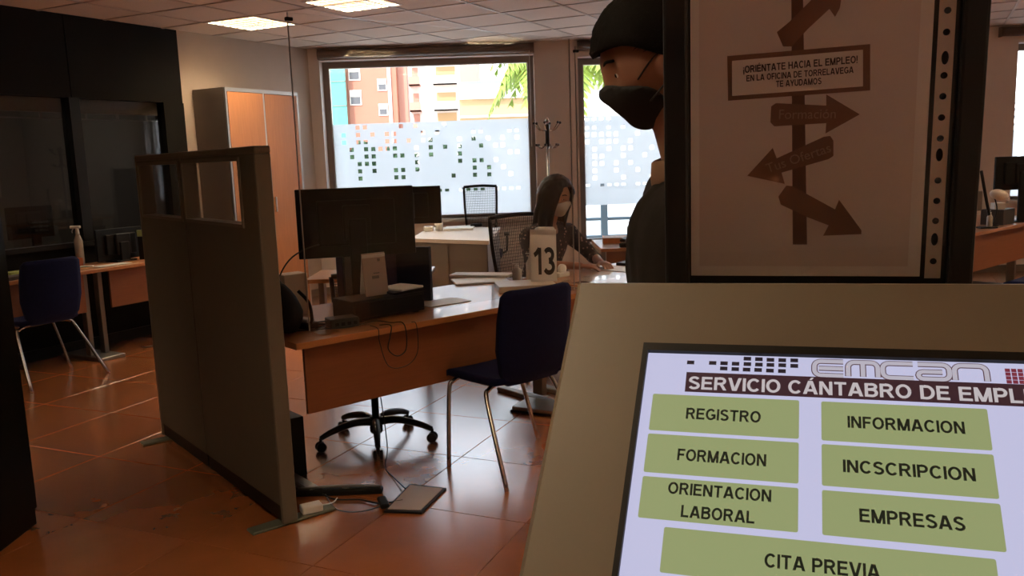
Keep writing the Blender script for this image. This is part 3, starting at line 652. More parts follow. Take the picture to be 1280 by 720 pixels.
def bottle(lab, loc, h, r, mbody, mcap, spray=False):
    t = thing('bottle', lab, 'bottle', loc)
    MB().lathe([(r*.9,0),(r,.006),(r,h*.62),(r*.55,h*.76),(r*.4,h*.8)],n=18).build('body', mbody, t)
    if spray:
        c = MB().lathe([(r*.45,h*.78),(r*.5,h*.8),(r*.42,h*.9),(r*.42,h*.95)],n=14).bbox((-.055,-.014,h*.93),(.03,.014,h),.006,2).build('spray_head', mcap, t)
        MB().tube([(-.03,0,h*.94),(-.045,0,h*.86),(-.04,0,h*.82)],.004,6,3).build('trigger', mcap, c)
    else: MB().lathe([(r*.45,h*.78),(r*.45,h*.9),(r*.15,h*.9),(r*.15,h*.98)],n=14).bbox((-.03,-.006,h*.97),(.008,.006,h),.003,1).build('pump', mcap, t)
    return t
m_clear = mat('hazy bottle plastic', (.42,.38,.33), .25, var=.05)
for k,(s,tt,h,r,l) in enumerate(((1.93,.62,.17,.028,'white pump bottle left of the 13 sign'),(2.03,.60,.15,.026,'small pump bottle right behind the white pump bottle'),(1.80,.60,.12,.03,'short clear bottle, leftmost beside the 13 sign'))):
    bottle(l, D(s,tt,.74), h, r, m_white if k==0 else m_clear, m_black if k==1 else m_white)
tb = thing('tape_dispenser','small white tape dispenser behind the bottles on the woman\'s desk','dispenser', D(2.14,.55,.74), RE)
MB().bbox((-.05,-.025,0),(.05,.025,.03),.006,1).build('base', m_white, tb); MB().lathe([(.015,-.01),(.032,-.01),(.032,.01),(.015,.01)],n=18,mt=M.Translation((0,0,.05))@M.Rotation(PI/2,4,'X')).build('roll', m_paper, tb)
o = boxthing('paper_sheet','white form under the woman\'s hands on her desk','paper', D(2.62,.50,.74),(.21,.30,.004),RE+.1,m_paper)
# things right behind woman's desk : small far desk with tray, phone
small_desk('far wooden desk with black phone, right of the woman', (1.35,7.35,0), 0, 1.2, .8)
ty = thing('letter_tray','black wire letter tray with papers on the far desk right of the woman','tray', (1.20,7.25,.74), .2)
for k in range(3):
    MB().bbox((-.16,-.12,.005+.055*k),(.16,.12,.012+.055*k),.002,1).build('shelf', m_black, ty)
    MB().bbox((-.14,-.10,.013+.055*k),(.14,.10,.028+.055*k),.002,1).build('paper', m_paper, ty)
for a,b in ((-.155,-.115),(.155,-.115),(-.155,.115),(.155,.115)): MB().tube([(a,b,0),(a,b,.15)],.004,6).build('post', m_black, ty)
tp = thing('telephone','black desk telephone at the front of the far desk right of the woman','telephone', (1.02,7.05,.74), -.3)
MB().bbox((-.09,-.10,0),(.09,.10,.04),.012,2,).build('base', m_black, tp); MB().bbox((-.085,-.11,.045),(-.035,.11,.075),.014,2).build('handset', m_black, tp)
boxthing('folder','orange brown folder on the far desk right of the woman','folder', (.98,7.45,.74),(.32,.23,.05),-.1,m_deskd)
monitor('grey monitor on the woman\'s desk, mostly hidden by the standing man', .5,.31, D(3.1,.42,.74), RE+.2, .36)
boxthing('keyboard','black keyboard in front of the hidden monitor on the woman\'s desk','keyboard', D(2.98,.62,.74),(.42,.14,.02),RE+.2,m_black)

# ------------------------------------------------------------------ floor items
ft = thing('footrest','grey floor footrest plate with black rim lying under the visitor side','footrest', (0,0,0))
q = [onz(480,641,0), onz(527,643,0), onz(558,612,0), onz(512,607,0)]; c = sum(q,V())/4; ft.location = (c.x,c.y,0)
qq = [((p-c).x*1.0,(p-c).y*1.0) for p in q]
MB().prism(qq, .0005, .009).build('rim', m_black, ft); MB().prism([(x*.88,y*.88) for x,y in qq], .009, .012).build('plate', mat('footrest grey brown',(.42,.34,.31),.5,var=.1), ft)
MB().bbox((-.165,-.05,.0),(-.125,.06,.022),.008,2,M.Rotation(math.radians(18),4,'Z')).build('hinge_block', m_black, ft)
ps = thing('power_strip','black power strip lying under the near desk','power strip', D(.17,.02,0), RE-.70)
MB().bbox((-.20,-.022,0),(.20,.022,.028),.008,2).build('body', m_black, ps)
for k in range(4): MB().lathe([(.016,.027),(.016,.030),(.012,.0305)],(-.15+k*.09,0,0),14).build('socket', mat('socket grey %d'%k,(.05,.05,.05),.5), ps)
MB().tube([(-.19,0,.033),(.0,.01,.037),(.19,.0,.033)],.006,6,5).build('cord', m_greymetal, ps)
ad = thing('power_adapter','white power adapter lying on the floor at the partition foot','adapter', (*onz(389,634,.03).xy,0), .5)
MB().bbox((-.045,-.03,.012),(.045,.03,.045),.006,2).build('case', m_white, ad); MB().tube([(.04,0,.03),(.1,.02,.02),(.14,.08,.012)],.003,6,4).build('lead', m_white, ad)
cable([(-.99,3.78,.02),(-.85,3.62,.01),(-.72,3.60,.008),(-.62,3.55,.008),(-.52,3.57,.01)],'black cable along the floor between power strip and footrest')
cable([(-.90,3.70,.01),(-.80,3.50,.008),(-.68,3.47,.008),(-.58,3.55,.01)],'grey cable bowed on the floor in front of the power strip',.003,6,m_greymetal)
cable([(-.52,3.68,.02),(-.6,3.86,.008),(-.66,4.0,.008),(-.66,4.1,.1),(-.70,4.13,.5)],'thin cable going from the footrest up behind the desk',.003)
tr = thing('floor_tray','grey and white tray lying on the floor behind the visitor chair','tray', (*onz(678,512,0).xy,0), RE-1.2)
MB().bbox((-.16,-.12,0),(.16,.12,.012),.004,1).build('base', m_black, tr); MB().bbox((-.15,-.11,.012),(.15,.11,.035),.004,1).build('lid', m_alu, tr)
boxthing('computer_tower','black computer tower on the floor under the left end of the near desk','computer', D(.10,.52,0),(.16,.34,.30),RE,m_mon)

# ------------------------------------------------------------------ coat rack
cr = thing('coat_rack','slim chrome coat rack with ball tipped hooks between the two windows','coat rack', (.355,7.5,0))
MB().tube([(0,0,.02),(0,0,1.80)],.011,12).lathe([(.0,1.80),(.02,1.81),(.012,1.84),(0,1.85)],n=12).build('pole', m_chrome, cr)
MB().lathe([(.17,0),(.17,.012),(.03,.03),(.015,.05)],n=28).build('base', m_blackmetal, cr)
MB().lathe([(.018,1.60),(.018,1.79)],n=12).build('hub', m_black, cr)
for k in range(6):
    a = 2*PI*k/6+.3; c,s_ = math.cos(a),math.sin(a)
    h = MB().tube([(c*.015,s_*.015,1.74),(c*.07,s_*.07,1.745),(c*.12,s_*.12,1.80)],.005,6,4).build('hook', m_chrome, cr)
    MB().ball((c*.122,s_*.122,1.805),.012,10).build('ball', m_black, h)
    h = MB().tube([(c*.015,s_*.015,1.62),(c*.06,s_*.06,1.585),(c*.10,s_*.10,1.61)],.005,6,4).build('hook', m_chrome, cr)
    MB().ball((c*.102,s_*.102,1.615),.012,10).build('ball', m_black, h)

# ------------------------------------------------------------------ left desk and its things
def wpx(px, off, py=330):
    d = FW+RT*((px-640)/F_PX)+UP*((360-py)/F_PX); P = WA+WN*off; t = (P.x*WN.x+P.y*WN.y)/(d.x*WN.x+d.y*WN.y); return V((d.x*t, d.y*t, 0))
ld = thing('desk','orange wood desk along the dark office glass at the left','desk', W(-1.5,.53), RW)
MB().bbox((0,0,.71),(2.85,.5,.74),.003,1).build('top', m_deskd, ld)
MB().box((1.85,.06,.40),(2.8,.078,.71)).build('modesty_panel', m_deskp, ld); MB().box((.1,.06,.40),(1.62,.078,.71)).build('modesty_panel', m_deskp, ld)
for x in (1.66,1.79): MB().bbox((x-.02,.10,.03),(x+.02,.16,.71),.004,1).build('leg', m_greymetal, ld)
for x in (.1,2.74): MB().bbox((x-.02,.20,.03),(x+.02,.28,.71),.004,1).build('leg', m_greymetal, ld)
MB().bbox((1.62,-.06,0),(1.84,.45,.03),.005,1).build('foot', m_greymetal, ld)
for x in (.1,2.74): MB().bbox((x-.03,.02,0),(x+.03,.46,.03),.005,1).build('foot', m_greymetal, ld)
fs_ = thing('floor_stand','slim grey metal stand pole on the floor under the left desk','stand', W(.78,.62))
MB().tube([(0,0,.02),(0,0,.60)],.012,10).build('pole', m_greymetal, fs_)
MB().tube([(-.22,-.10,.012),(.02,.02,.012)],.008,8).build('foot', m_greymetal, fs_); MB().bbox((-.02,-.02,0),(.02,.02,.035),.006,1).build('castor', m_white, fs_); MB().bbox((-.04,-.03,.58),(.03,.03,.60),.004,1).build('top_plate', m_black, fs_)
sb = wpx(101,.10); sbp = bottle('white spray bottle on the left desk in front of the office glass', (sb.x,sb.y,.74), .33, .034, m_clear, m_white, True)
mp = wpx(152,.20); monitor('black monitor on the left desk, right of the spray bottle', .45,.27, (mp.x,mp.y,.74), RW+PI, .15, .2)
for p in ((86,.16,'orange paper folder standing behind the blue chair on the left desk',(.20,.09,.07),mat('orange folder',(.42,.11,.03),.6)),
          (20,.20,'yellow green folder at the left end of the left desk',(.17,.12,.03),mat('lime folder',(.34,.40,.10),.6)),
          (58,.25,'grey papers behind the blue chair on the left desk',(.16,.12,.045),m_greymetal),
          (14,.42,'brown folder at the very left of the left desk',(.16,.14,.025),m_ofb)):
    q = wpx(p[0],p[1]); boxthing('folder', p[2], 'folder', (q.x,q.y,.74), p[3], RW, p[4])
q = wpx(108,.30); boxthing('phone','small phone with a bright screen lying on the left desk','phone', (q.x,q.y,.74),(.10,.06,.010),.3,m_white)
q = wpx(181,.30); gn = thing('sticky_notes','pale green note cube on a dark stand, right of the monitor on the left desk','notes',(q.x,q.y,.74)); MB().bbox((-.03,-.03,0),(.03,.03,.20),.004,1).build('stand', m_black, gn); MB().bbox((-.035,-.02,.20),(.04,.02,.255),.002,1).build('pad', mat('green notes',(.42,.52,.22),.7), gn)
q = wpx(140,.40); boxthing('paper_sheet','white sheet lying in front of the monitor on the left desk','paper', (q.x,q.y,.74),(.3,.12,.004),RW,m_paper)
for k,xx in enumerate((-1.4,.45)):  # lamps added so the office interior shows through the glass
    c_ = WA+WD*xx+WN*-1.3; ol = thing('ceiling_lamp', ('dim fill lamp added inside the dark office, left','dim fill lamp added inside the dark office, right')[k], 'lamp', (c_.x,c_.y,CEIL-.01), RW)
    MB().box((-.28,-.28,-.03),(.28,.28,0)).build('frame', m_white, ol); MB().box((-.25,-.25,-.034),(.25,.25,-.03)).build('diffuser', m_officefill, ol)
# office interior things seen through the dark glass
Mo = M.Translation(WA)@M.Rotation(RW,4,'Z')
def ofloc(x,y,z=0): p = Mo@V((x,y,z)); return (p.x,p.y,p.z)
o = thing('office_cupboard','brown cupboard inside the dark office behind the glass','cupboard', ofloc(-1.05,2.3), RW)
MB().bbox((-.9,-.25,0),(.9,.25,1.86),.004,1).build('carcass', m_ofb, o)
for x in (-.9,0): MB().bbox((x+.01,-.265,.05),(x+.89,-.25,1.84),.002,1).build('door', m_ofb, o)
o = thing('wall_picture','dark framed picture inside the office behind the right office pane','picture', ofloc(1.02,2.59,1.55), RW)
MB().bbox((-.33,-.03,-.28),(.33,-.005,.30),.004,1).build('frame', m_greymetal, o); MB().box((-.30,-.034,-.25),(.30,-.03,.27)).build('image', mat('dark olive print',(.022,.026,.014),.4,var=.6,vs=5), o)
small_desk('office desk inside the dark office behind the glass', ofloc(.35,1.2), RW, 2.2, .7, m_deskd)
for k,(x,l) in enumerate(((.05,'monitor inside the office, left of the mullion'),(.75,'monitor inside the office, right of the mullion'))):
    monitor(l, .48,.30, ofloc(x,1.15,.74), RW+PI+.1, .32)
o = thing('desk_lamp','slim desk lamp inside the office at the left','lamp', ofloc(-.35,1.05,.74), RW)
MB().lathe([(.07,0),(.07,.015),(.01,.02)],n=18).build('base', m_black, o); MB().tube([(0,0,.02),(0,0,.42)],.008,8).build('stem', m_greymetal, o); MB().lathe([(.09,.40),(.03,.46),(.01,.47)],n=18).build('shade', m_ofb, o)

# ------------------------------------------------------------------ right background desk
rd = thing('desk','orange wood desk beyond the poster stand on the far right','desk', (4.10,7.30,0), RE)
MB().bbox((-.6,0,.71),(1.9,.75,.74),.003,1).build('top', m_orange, rd); MB().box((-.5,.05,.38),(1.85,.068,.71)).build('modesty_panel', m_deskp, rd)
for x in (-.5,1.8): MB().bbox((x-.02,.3,.03),(x+.02,.38,.71),.004,1).build('leg', m_greymetal, rd); MB().bbox((x-.03,.08,0),(x+.03,.7,.03),.005,1).build('foot', m_greymetal, rd)
monitor('black monitor on the far right desk', .52,.32, (4.93,8.15,.74), PI+.1, .47)
dv = thing('desk_divider','purple blue desk divider behind the far right desk','divider', (4.10+.76*1.5-.65*.86,7.30+.65*1.5+.76*.86,0), RE)
MB().bbox((-.45,-.02,.02),(.35,.02,1.56),.006,1).build('panel', mat('purple fabric',(.035,.018,.06),.9,bump=.2), dv); MB().bbox((-.47,-.03,0),(-.45,.03,1.58),.004,1).build('post', m_greymetal, dv)
o = thing('desk_fan','black tilted stand with grey head on the far right desk','stand', (4.33,7.62,.74), 0)
MB().bbox((-.08,-.06,0),(.08,.06,.015),.005,1).build('base', m_black, o); MB().tube([(.05,0,.01),(-.02,0,.3),(-.07,0,.52)],.014,8,4).build('arm', m_black, o); MB().bbox((-.12,-.02,.16),(-.05,.02,.34),.01,1).build('papers', m_greymetal, o)
o = thing('desk_lamp','small lamp with a beige shade in front of the far right monitor','lamp', (4.49,7.79,.74), 0)
MB().lathe([(.05,0),(.05,.012),(.008,.018)],n=16).build('base', m_black, o); MB().tube([(0,0,.01),(.03,0,.15),(.0,0,.27)],.006,6,4).build('stem', m_black, o); MB().ball((-.03,0,.29),(.085,.06,.05),16,M.Rotation(.25,4,'Y')).build('shade', m_counter, o)
boxthing('card_box','small beige box in front of the far right monitor','box', (4.62,7.95,.885),(.10,.08,.06),0,m_counter)
boxthing('printer','low dark grey printer under the beige box on the far right desk','printer', (4.64,7.98,.74),(.28,.20,.145),RE,mat('printer grey',(.05,.045,.04),.5))
bottle('small clear bottle on the far right desk edge', (4.36,7.62,.74), .16, .025, m_clear, m_white)

# ------------------------------------------------------------------ kiosk
KO = V((.14358,.87867,1.29226)); KU = V((.94350,-.33104,.01476)).normalized(); KV = V((.23048,.68761,.68853)); KV = (KV-KU*KV.dot(KU)).normalized(); KN = KU.cross(KV)
KM = M(((KU.x,KV.x,KN.x,KO.x),(KU.y,KV.y,KN.y,KO.y),(KU.z,KV.z,KN.z,KO.z),(0,0,0,1)))   # local x right, y up the screen, z out
kb = V((.30,.74,0)); kk = thing('kiosk','ivory self-service kiosk with a tilted touch screen in the foreground','kiosk', kb)
KL = M.Translation(-kb)@KM
# face with opening for the display : four strips
SW, SH = .42, .315; bz = .0056
x0,x1,y0,y1 = -.0932,.513,-.41,.0948
def strip(mb, a, b, c, d, z0=-.035, z1=.0): mb.box((a,c,z0),(b,d,z1), KL)
bm = bmesh.new()
def rect(x0,x1,y0,y1,z): return [bm.verts.new(KL@V(p)) for p in ((x0,y0,z),(x1,y0,z),(x1,y1,z),(x0,y1,z))]
ch = .005
A_ = rect(x0+ch,x1-ch,y0+ch,y1-ch,.002); B_ = rect(x0,x1,y0,y1,-ch+.002); C_ = rect(x0,x1,y0,y1,-.035); I_ = rect(-bz,SW+bz,-SH-bz,.0095,.002); J_ = rect(-bz,SW+bz,-SH-bz,.0095,-.02)
for P_,Q_ in ((A_,I_),(B_,A_),(C_,B_),(I_,J_)):
    for i in range(4): bm.faces.new((P_[i],P_[(i+1)%4],Q_[(i+1)%4],Q_[i]))
bm.faces.new(C_[::-1]); bmesh.ops.recalc_face_normals(bm, faces=bm.faces)
me = bpy.data.meshes.new('face_plate'); bm.to_mesh(me); bm.free(); me.materials.append(m_cream); fp = bpy.data.objects.new('face_plate', me); COL.objects.link(fp); fp.parent = kk
hs = MB().box((x0+.02,y0+.02,-.11),(x1-.02,y1-.02,-.035), KL); hs.build('rear_housing', m_cream, kk)
rz = math.atan2(KU.y,KU.x); pm = M.Rotation(rz,4,'Z')
MB().bbox((-.16,-.02,.02),(.16,.16,1.0),.01,2,pm).build('pedestal', m_cream, kk); MB().bbox((-.26,-.18,0),(.26,.17,.02),.006,1,pm).build('base_plate', m_greymetal, kk)
bz_ = MB()
for a,b,c,d in ((-bz,0,-SH-bz,.0095),(SW,SW+bz,-SH-bz,.0095),(0,SW,0,.0095),(0,SW,-SH-bz,-SH)): bz_.box((a,c,-.02),(b,d,.0022),KL)
bz_.build('bezel', m_black, kk)
m_scr = emis('screen white', (.56,.56,.78), .92*SCR); m_btn = emis('button olive', (.30,.345,.155), .92*SCR); m_btxt = emis('button text', (.012,.014,.008), .9*SCR); m_hdr = emis('header brown', (.045,.018,.024), .9*SCR)
m_hwh = emis('header lettering', (.55,.50,.52), .9*SCR); m_logo = emis('logo dark', (.02,.014,.02), .9*SCR); m_logo2 = emis('logo outline', (.10,.05,.06), .9*SCR); m_red = emis('logo red', (.20,.03,.05), .9*SCR); m_logow = emis('logo inner', (.50,.47,.55), .9*SCR)
ds = MB().box((0,-SH,-.015),(SW,0,-.0035), KL).build('display', m_scr, kk, label='lit touch screen with menu buttons')
ZB, ZT = -.0031, -.0027
def btn(a, b, c, d, lines, ts, lab):
    r = .0018; pts = []
    for cx_,cy_,a0 in ((b-r,-c-r,0),(a+r,-c-r,90),(a+r,-d+r,180),(b-r,-d+r,270)):
        for k in range(4): pts.append((cx_+r*math.cos(math.radians(a0+30*k)), cy_+r*math.sin(math.radians(a0+30*k))))
    o = MB().prism(pts, -.0034, ZB, KL).build('menu_button', m_btn, ds, label=lab)
    n = len(lines)
    for i,(tx,wd_,cx_) in enumerate(lines):
        cy_ = -(c+d)/2+( (n-1)/2-i)*ts*1.27
        tm = cap_text(tx, ts*.68, cx_, cy_, ZT, wd_).xf(KL)
        # sub-level limit: lettering belongs to the display
        tm.build('lettering', m_btxt, ds, label='black word '+tx)
cL = .0104+.0745
btn(.0104,.1535,.0505,.0926,[('REGISTRO',.072,.082)],.0185,'olive REGISTRO button')
btn(.0104,.1535,.0966,.1386,[('FORMACION',.083,.083)],.0185,'olive FORMACION button')
btn(.0104,.1535,.1430,.1854,[('ORIENTACION',.094,.083),('LABORAL',.066,.083)],.0175,'olive ORIENTACION LABORAL button')
btn(.1737,.3162,.0505,.0926,[('INFORMACION',.099,.2465)],.0185,'olive INFORMACION button')
btn(.1737,.3162,.0966,.1386,[('INCSCRIPCION',.108,.2460)],.0185,'olive INCSCRIPCION button')
btn(.1737,.3162,.1430,.1854,[('EMPRESAS',.083,.2460)],.0185,'olive EMPRESAS button')
btn(.0360,.3075,.1922,.2349,[('CITA PREVIA',.093,.1725)],.0185,'wide olive CITA PREVIA button')
MB().box((.0423,-.0462,-.0034),(.412,-.0227,ZB), KL).build('header_bar', m_hdr, ds)
cap_text('SERVICIO CÁNTABRO DE EMPLEO', .0152, .0455, -.0356, ZT, .3285, 'LEFT').xf(KL).build('lettering', m_hwh, ds, label='white words SERVICIO CÁNTABRO DE EMPLEO')
# logo blocks
def kpx(px, py):
    d = FW+RT*((px-640)/F_PX)+UP*((360-py)/F_PX); C = V((0,0,1.5)); tt = (KO-C).dot(KN)/d.dot(KN); q = C+d*tt-KO; return q.dot(KU), q.dot(KV)
s = 260/1280
blk = [(507,153),(643,156),(713,158),(784,161),(857,130),(857,163),(928,133),(928,166),(999,137),(999,168),(1072,139),(1072,170),(1146,140),(1146,174),(711,190),(782,194),(852,197),(923,199),(996,203),(1070,206)]
for (bx_,by_) in blk:
    u_,v_ = kpx(760+bx_*s, 420+by_*s)
    MB().box((u_-.0037,v_-.0021,-.0034),(u_+.0037,v_+.0021,ZT), KL).build('logo_block', m_logo, ds)
# outlined word
def stroke(pts, w, z, m, name):
    mb = MB(); ps = [V(p) for p in pts]; L_ = []; R_ = []
    for i,p in enumerate(ps):
        t_ = (ps[min(i+1,len(ps)-1)]-ps[max(i-1,0)]).normalized(); n_ = V((-t_.y,t_.x)); L_.append(p+n_*w); R_.append(p-n_*w)
    n = len(ps); mb.add([KL@V((p.x,p.y,z)) for p in L_+R_], [[i,i+n,i+1+n,i+1] for i in range(n-1)]); return mb
def arc(cx_, cy_, rx, ry, a0, a1, k=8): return [(cx_+rx*math.cos(math.radians(a0+(a1-a0)*i/k)), cy_+ry*math.sin(math.radians(a0+(a1-a0)*i/k))) for i in range(k+1)]
ua, va = kpx(1014,459); ub, vb = kpx(1236,464)
lw = (ub-ua)/5; hh = .0082; yc = -.0125
def letter(ch_, x):
    w = lw*.86; l, r_ = x, x+w; t_, b_ = yc+hh, yc-hh; q_ = .006
    if ch_ == 'e': return [[(r_,yc+.0),(l+.004,yc+.0)], [(r_,t_)]+arc(l+q_,t_-q_,q_,q_,90,180,5)+arc(l+q_,b_+q_,q_,q_,180,270,5)+[(r_,b_)]]
    if ch_ == 'm': return [[(l,b_)]+arc(l+q_,t_-q_,q_,q_,180,90,5)+arc(r_-q_,t_-q_,q_,q_,90,0,5)+[(r_,b_)], [((l+r_)/2,t_),((l+r_)/2,b_)]]
    if ch_ == 'c': return [[(r_,t_)]+arc(l+q_,t_-q_,q_,q_,90,180,5)+arc(l+q_,b_+q_,q_,q_,180,270,5)+[(r_,b_)]]
    if ch_ == 'a': return [[(l,t_)]+arc(r_-q_,t_-q_,q_,q_,90,0,5)+arc(r_-q_,b_+q_,q_,q_,0,-90,5)+arc(l+.004,b_+.004,.004,.004,270,90,6)+[(r_-.006,yc-.0)]]
    if ch_ == 'n': return [[(l,b_)]+arc(l+q_,t_-q_,q_,q_,180,90,5)+arc(r_-q_,t_-q_,q_,q_,90,0,5)+[(r_,b_)]]
for i,ch_ in enumerate('emcan'):
    mo, mi = MB(), MB()
    for st in letter(ch_, ua+.003+i*lw*1.0):
        a_ = stroke(st,.0030,-.0032,None,''); b_ = stroke(st,.0021,-.0029,None,'')
        mo.add(a_.v, a_.f); mi.add(b_.v, b_.f)
    mo.build('logo_letter', m_logo2, ds, label='outlined logo letter '+ch_); mi.build('logo_letter', m_logow, ds)
ur, vr = kpx(1257,462)
for i in range(8):
    for j in range(4): MB().box((ur+i*.0052,-.0062-j*.0042-.0034,-.0034),(ur+i*.0052+.0042,-.0062-j*.0042,ZT),KL).build('logo_stripe', m_red, ds)

# ------------------------------------------------------------------ poster stand
BO = V((.196,1.03,1.32)); bdn = V((.045,.0532,-.9976)).normalized(); BU = V((math.cos(math.radians(15.3)),-math.sin(math.radians(15.3)),0)); BU = (BU+V((0,0,.0))).normalized(); BV = (-bdn-BU*(-bdn).dot(BU)).normalized(); BN = BU.cross(BV)
BM = M(((BU.x,BV.x,BN.x,BO.x),(BU.y,BV.y,BN.y,BO.y),(BU.z,BV.z,BN.z,BO.z),(0,0,0,1)))
pb = V((.36,1.01,0)); pst = thing('poster_stand','black poster stand behind the kiosk holding a sheet in a punched sleeve','stand', pb); BL = M.Translation(-pb)@BM
def bpx(px, py):
    d = FW+RT*((px-640)/F_PX)+UP*((360-py)/F_PX); C = V((0,0,1.5)); tt = (BO-C).dot(BN)/d.dot(BN); q = C+d*tt-BO; return q.dot(BU), q.dot(BV)
L0 = bpx(832,349)[0]; R0 = bpx(1215,349)[0]; li = bpx(862,349)[0]; ri = bpx(1183,345)[0]; bt = bpx(1000,349)[1]; TOP = .58
MB().box((L0,bt-.12,-.03),(R0,TOP,-.004),BL).build('back_board', m_black, pst)
MB().bbox((L0,bt-.12,-.03),(li,TOP,.006),.004,2,BL).build('side_rail', m_blackmetal, pst); MB().bbox((ri,bt-.12,-.03),(R0,TOP,.006),.004,2,BL).build('side_rail', m_blackmetal, pst)
MB().bbox((li,TOP-.02,-.03),(ri,TOP,.006),.004,1,BL).build('top_rail', m_blackmetal, pst)
MB().tube([(0.03,.03,.02),(.02,.03,1.1),(0.0,.035,1.3)],.018,12).build('pole', m_blackmetal, pst); MB().lathe([(.13,0),(.13,.012),(.03,.025),(.02,.04)],(.03,.06,0),28).build('base', m_blackmetal, pst)
pt_ = .485
MB().box((li+.001,bt+.001,-.0038),(ri-.001,pt_,-.0032),BL).build('backing_card', m_black, pst)
ax0, ax1 = bpx(864,345)[0], bpx(1150,345)[0]; ab = bpx(1000,347)[1]+.0015
m_pw = mat('poster margin', (.92,.90,.88), .75, var=.03); m_pp = mat('poster print ground', (.80,.73,.70), .7, var=.10, vs=3); m_pwd = mat('printed wood brown', (.24,.115,.062), .7, var=.25, vs=30); m_pwd2 = mat('printed post brown', (.15,.06,.03), .7, var=.25, vs=30); m_pwl = mat('printed sign cream', (.88,.82,.78), .7); m_ptx = mat('printed text dark', (.04,.015,.012), .7); m_ptl = mat('printed carved text', (.42,.30,.22), .7)
po = MB().box((ax0,ab,-.0031),(ax1,pt_-.01,-.0024),BL).build('poster', m_pw, pst, label='brown toned poster of a wooden signpost')
q0 = bpx(875,333); MB().box((ax0+.010,q0[1],-.0024),(bpx(1135,333)[0],pt_-.02,-.0022),BL).build('print_ground', m_pp, po)
sx0, sx1 = bpx(1156,345)[0], bpx(1176,345)[0]
hs_ = MB().box((sx0,ab-.002,-.0031),(sx1,pt_,-.0024),BL).build('punched_strip', mat('sleeve strip',(.72,.64,.56),.5), pst, label='white punched edge of the plastic sleeve')
m_hole = mat('punched hole black', (.006,.005,.005), .8)
for yy, slot in ((14,0),(41,0),(73,1),(95,0),(121,0),(147.5,0),(173.5,0),(194,1),(226,0),(251.5,0),(276.5,0),(299.5,1),(327,0)):
    u_,v_ = (sx0+sx1)/2, bpx(1166, yy)[1]; hgt = .0085 if slot else .0042
    MB().lathe([(.0036,0),(.0036,.0006)],n=12,mt=BL@M.Translation((u_,v_,-.0024))@M.Diagonal((1,hgt/.0042,1,1))).build('hole', m_hole, hs_)
for k in range(1,7):   # above the picture frame the strip goes on
    u_,v_ = (sx0+sx1)/2, bpx(1168,14)[1]; MB().lathe([(.0036,0),(.0036,.0006)],n=12,mt=BL@M.Translation((u_,v_+.0245*k,-.0024))).build('hole', m_hole, hs_)
MB().box((li+.003,ab-.002,-.0012),(sx1+.003,pt_,-.0008),BL).build('clear_sleeve', glass('sleeve film',(.97,.97,.97),1,1.35), pst)
def ppoly(pts, z, m, name, lab=None):
    vs = [BL@V((*bpx(*p), z)) for p in pts]; n = len(vs); o = MB().add(vs, [list(range(n))[::-1]]).build(name, m, po, label=lab)
    bm = bmesh.new(); bm.from_mesh(o.data); bmesh.ops.triangulate(bm, faces=bm.faces); nn = (BL.to_3x3()@V((0,0,1)))
    for f in bm.faces:
        if f.normal.dot(nn) < 0: f.normal_flip()
    bm.to_mesh(o.data); bm.free(); return o
ppoly([(989,-60),(1003,-60),(1009,306),(991,306)], -.0020, m_pwd2, 'printed_post')
ppoly([(971,40),(987,27),(1016,-2),(1046,-20),(1058,-40),(1050,10),(1044,21),(1037,11),(1010,36),(990,58),(979,58)], -.0018, m_pwd, 'printed_arrow')
ppoly([(909,70),(1088,55),(1088,113),(910,126)], -.0018, m_pwd, 'printed_sign')
ppoly([(915,76),(1079,62),(1079,108),(915,120)], -.0016, m_pwl, 'printed_sign_face')
ppoly([(964,133),(970,129),(1033,132),(1033,118),(1075,143),(1032,167),(1033,154),(968,158),(963,153)], -.0018, m_pwd, 'printed_arrow')
ppoly([(934,220),(966,185),(971,198),(1030,171),(1038,170),(1042,176),(1042,195),(1036,199),(977,216),(981,230)], -.0018, m_pwd, 'printed_arrow')
ppoly([(973,246),(983,232),(991,233),(1044,262),(1049,250),(1077,288),(1077,293),(1029,295),(1036,282),(1010,272),(976,256)], -.0018, m_pwd, 'printed_arrow')
def ptext(tx, pxa, pya, pxb, pyb, hpx, m, bold=.03):
    a = V(bpx(pxa,pya)); b = V(bpx(pxb,pyb)); c = (a+b)/2; d = b-a
    r_ = math.atan2(d.y,d.x)
    (cap_text(tx, hpx*.00088, c.x, c.y, -.0013, d.length, rot=r_) if tx.isupper() else text_mb(tx, hpx*.0013, c.x, c.y, -.0013, 0, width=d.length, rot=r_)).xf(BL).build('lettering', m, po)
ptext('¡ORIÉNTATE HACIA EL EMPLEO!', 929,87, 1072,74, 9, m_ptx,.05); ptext('EN LA OFICINA DE TORRELAVEGA', 933,98, 1067,87, 8, m_ptx,.05); ptext('TE AYUDAMOS', 970,105, 1027,101, 8, m_ptx,.05)
ptext('Formación', 974,143, 1045,142, 12, m_ptl); ptext('Tus Ofertas', 958,211, 1038,184, 12, m_ptl)

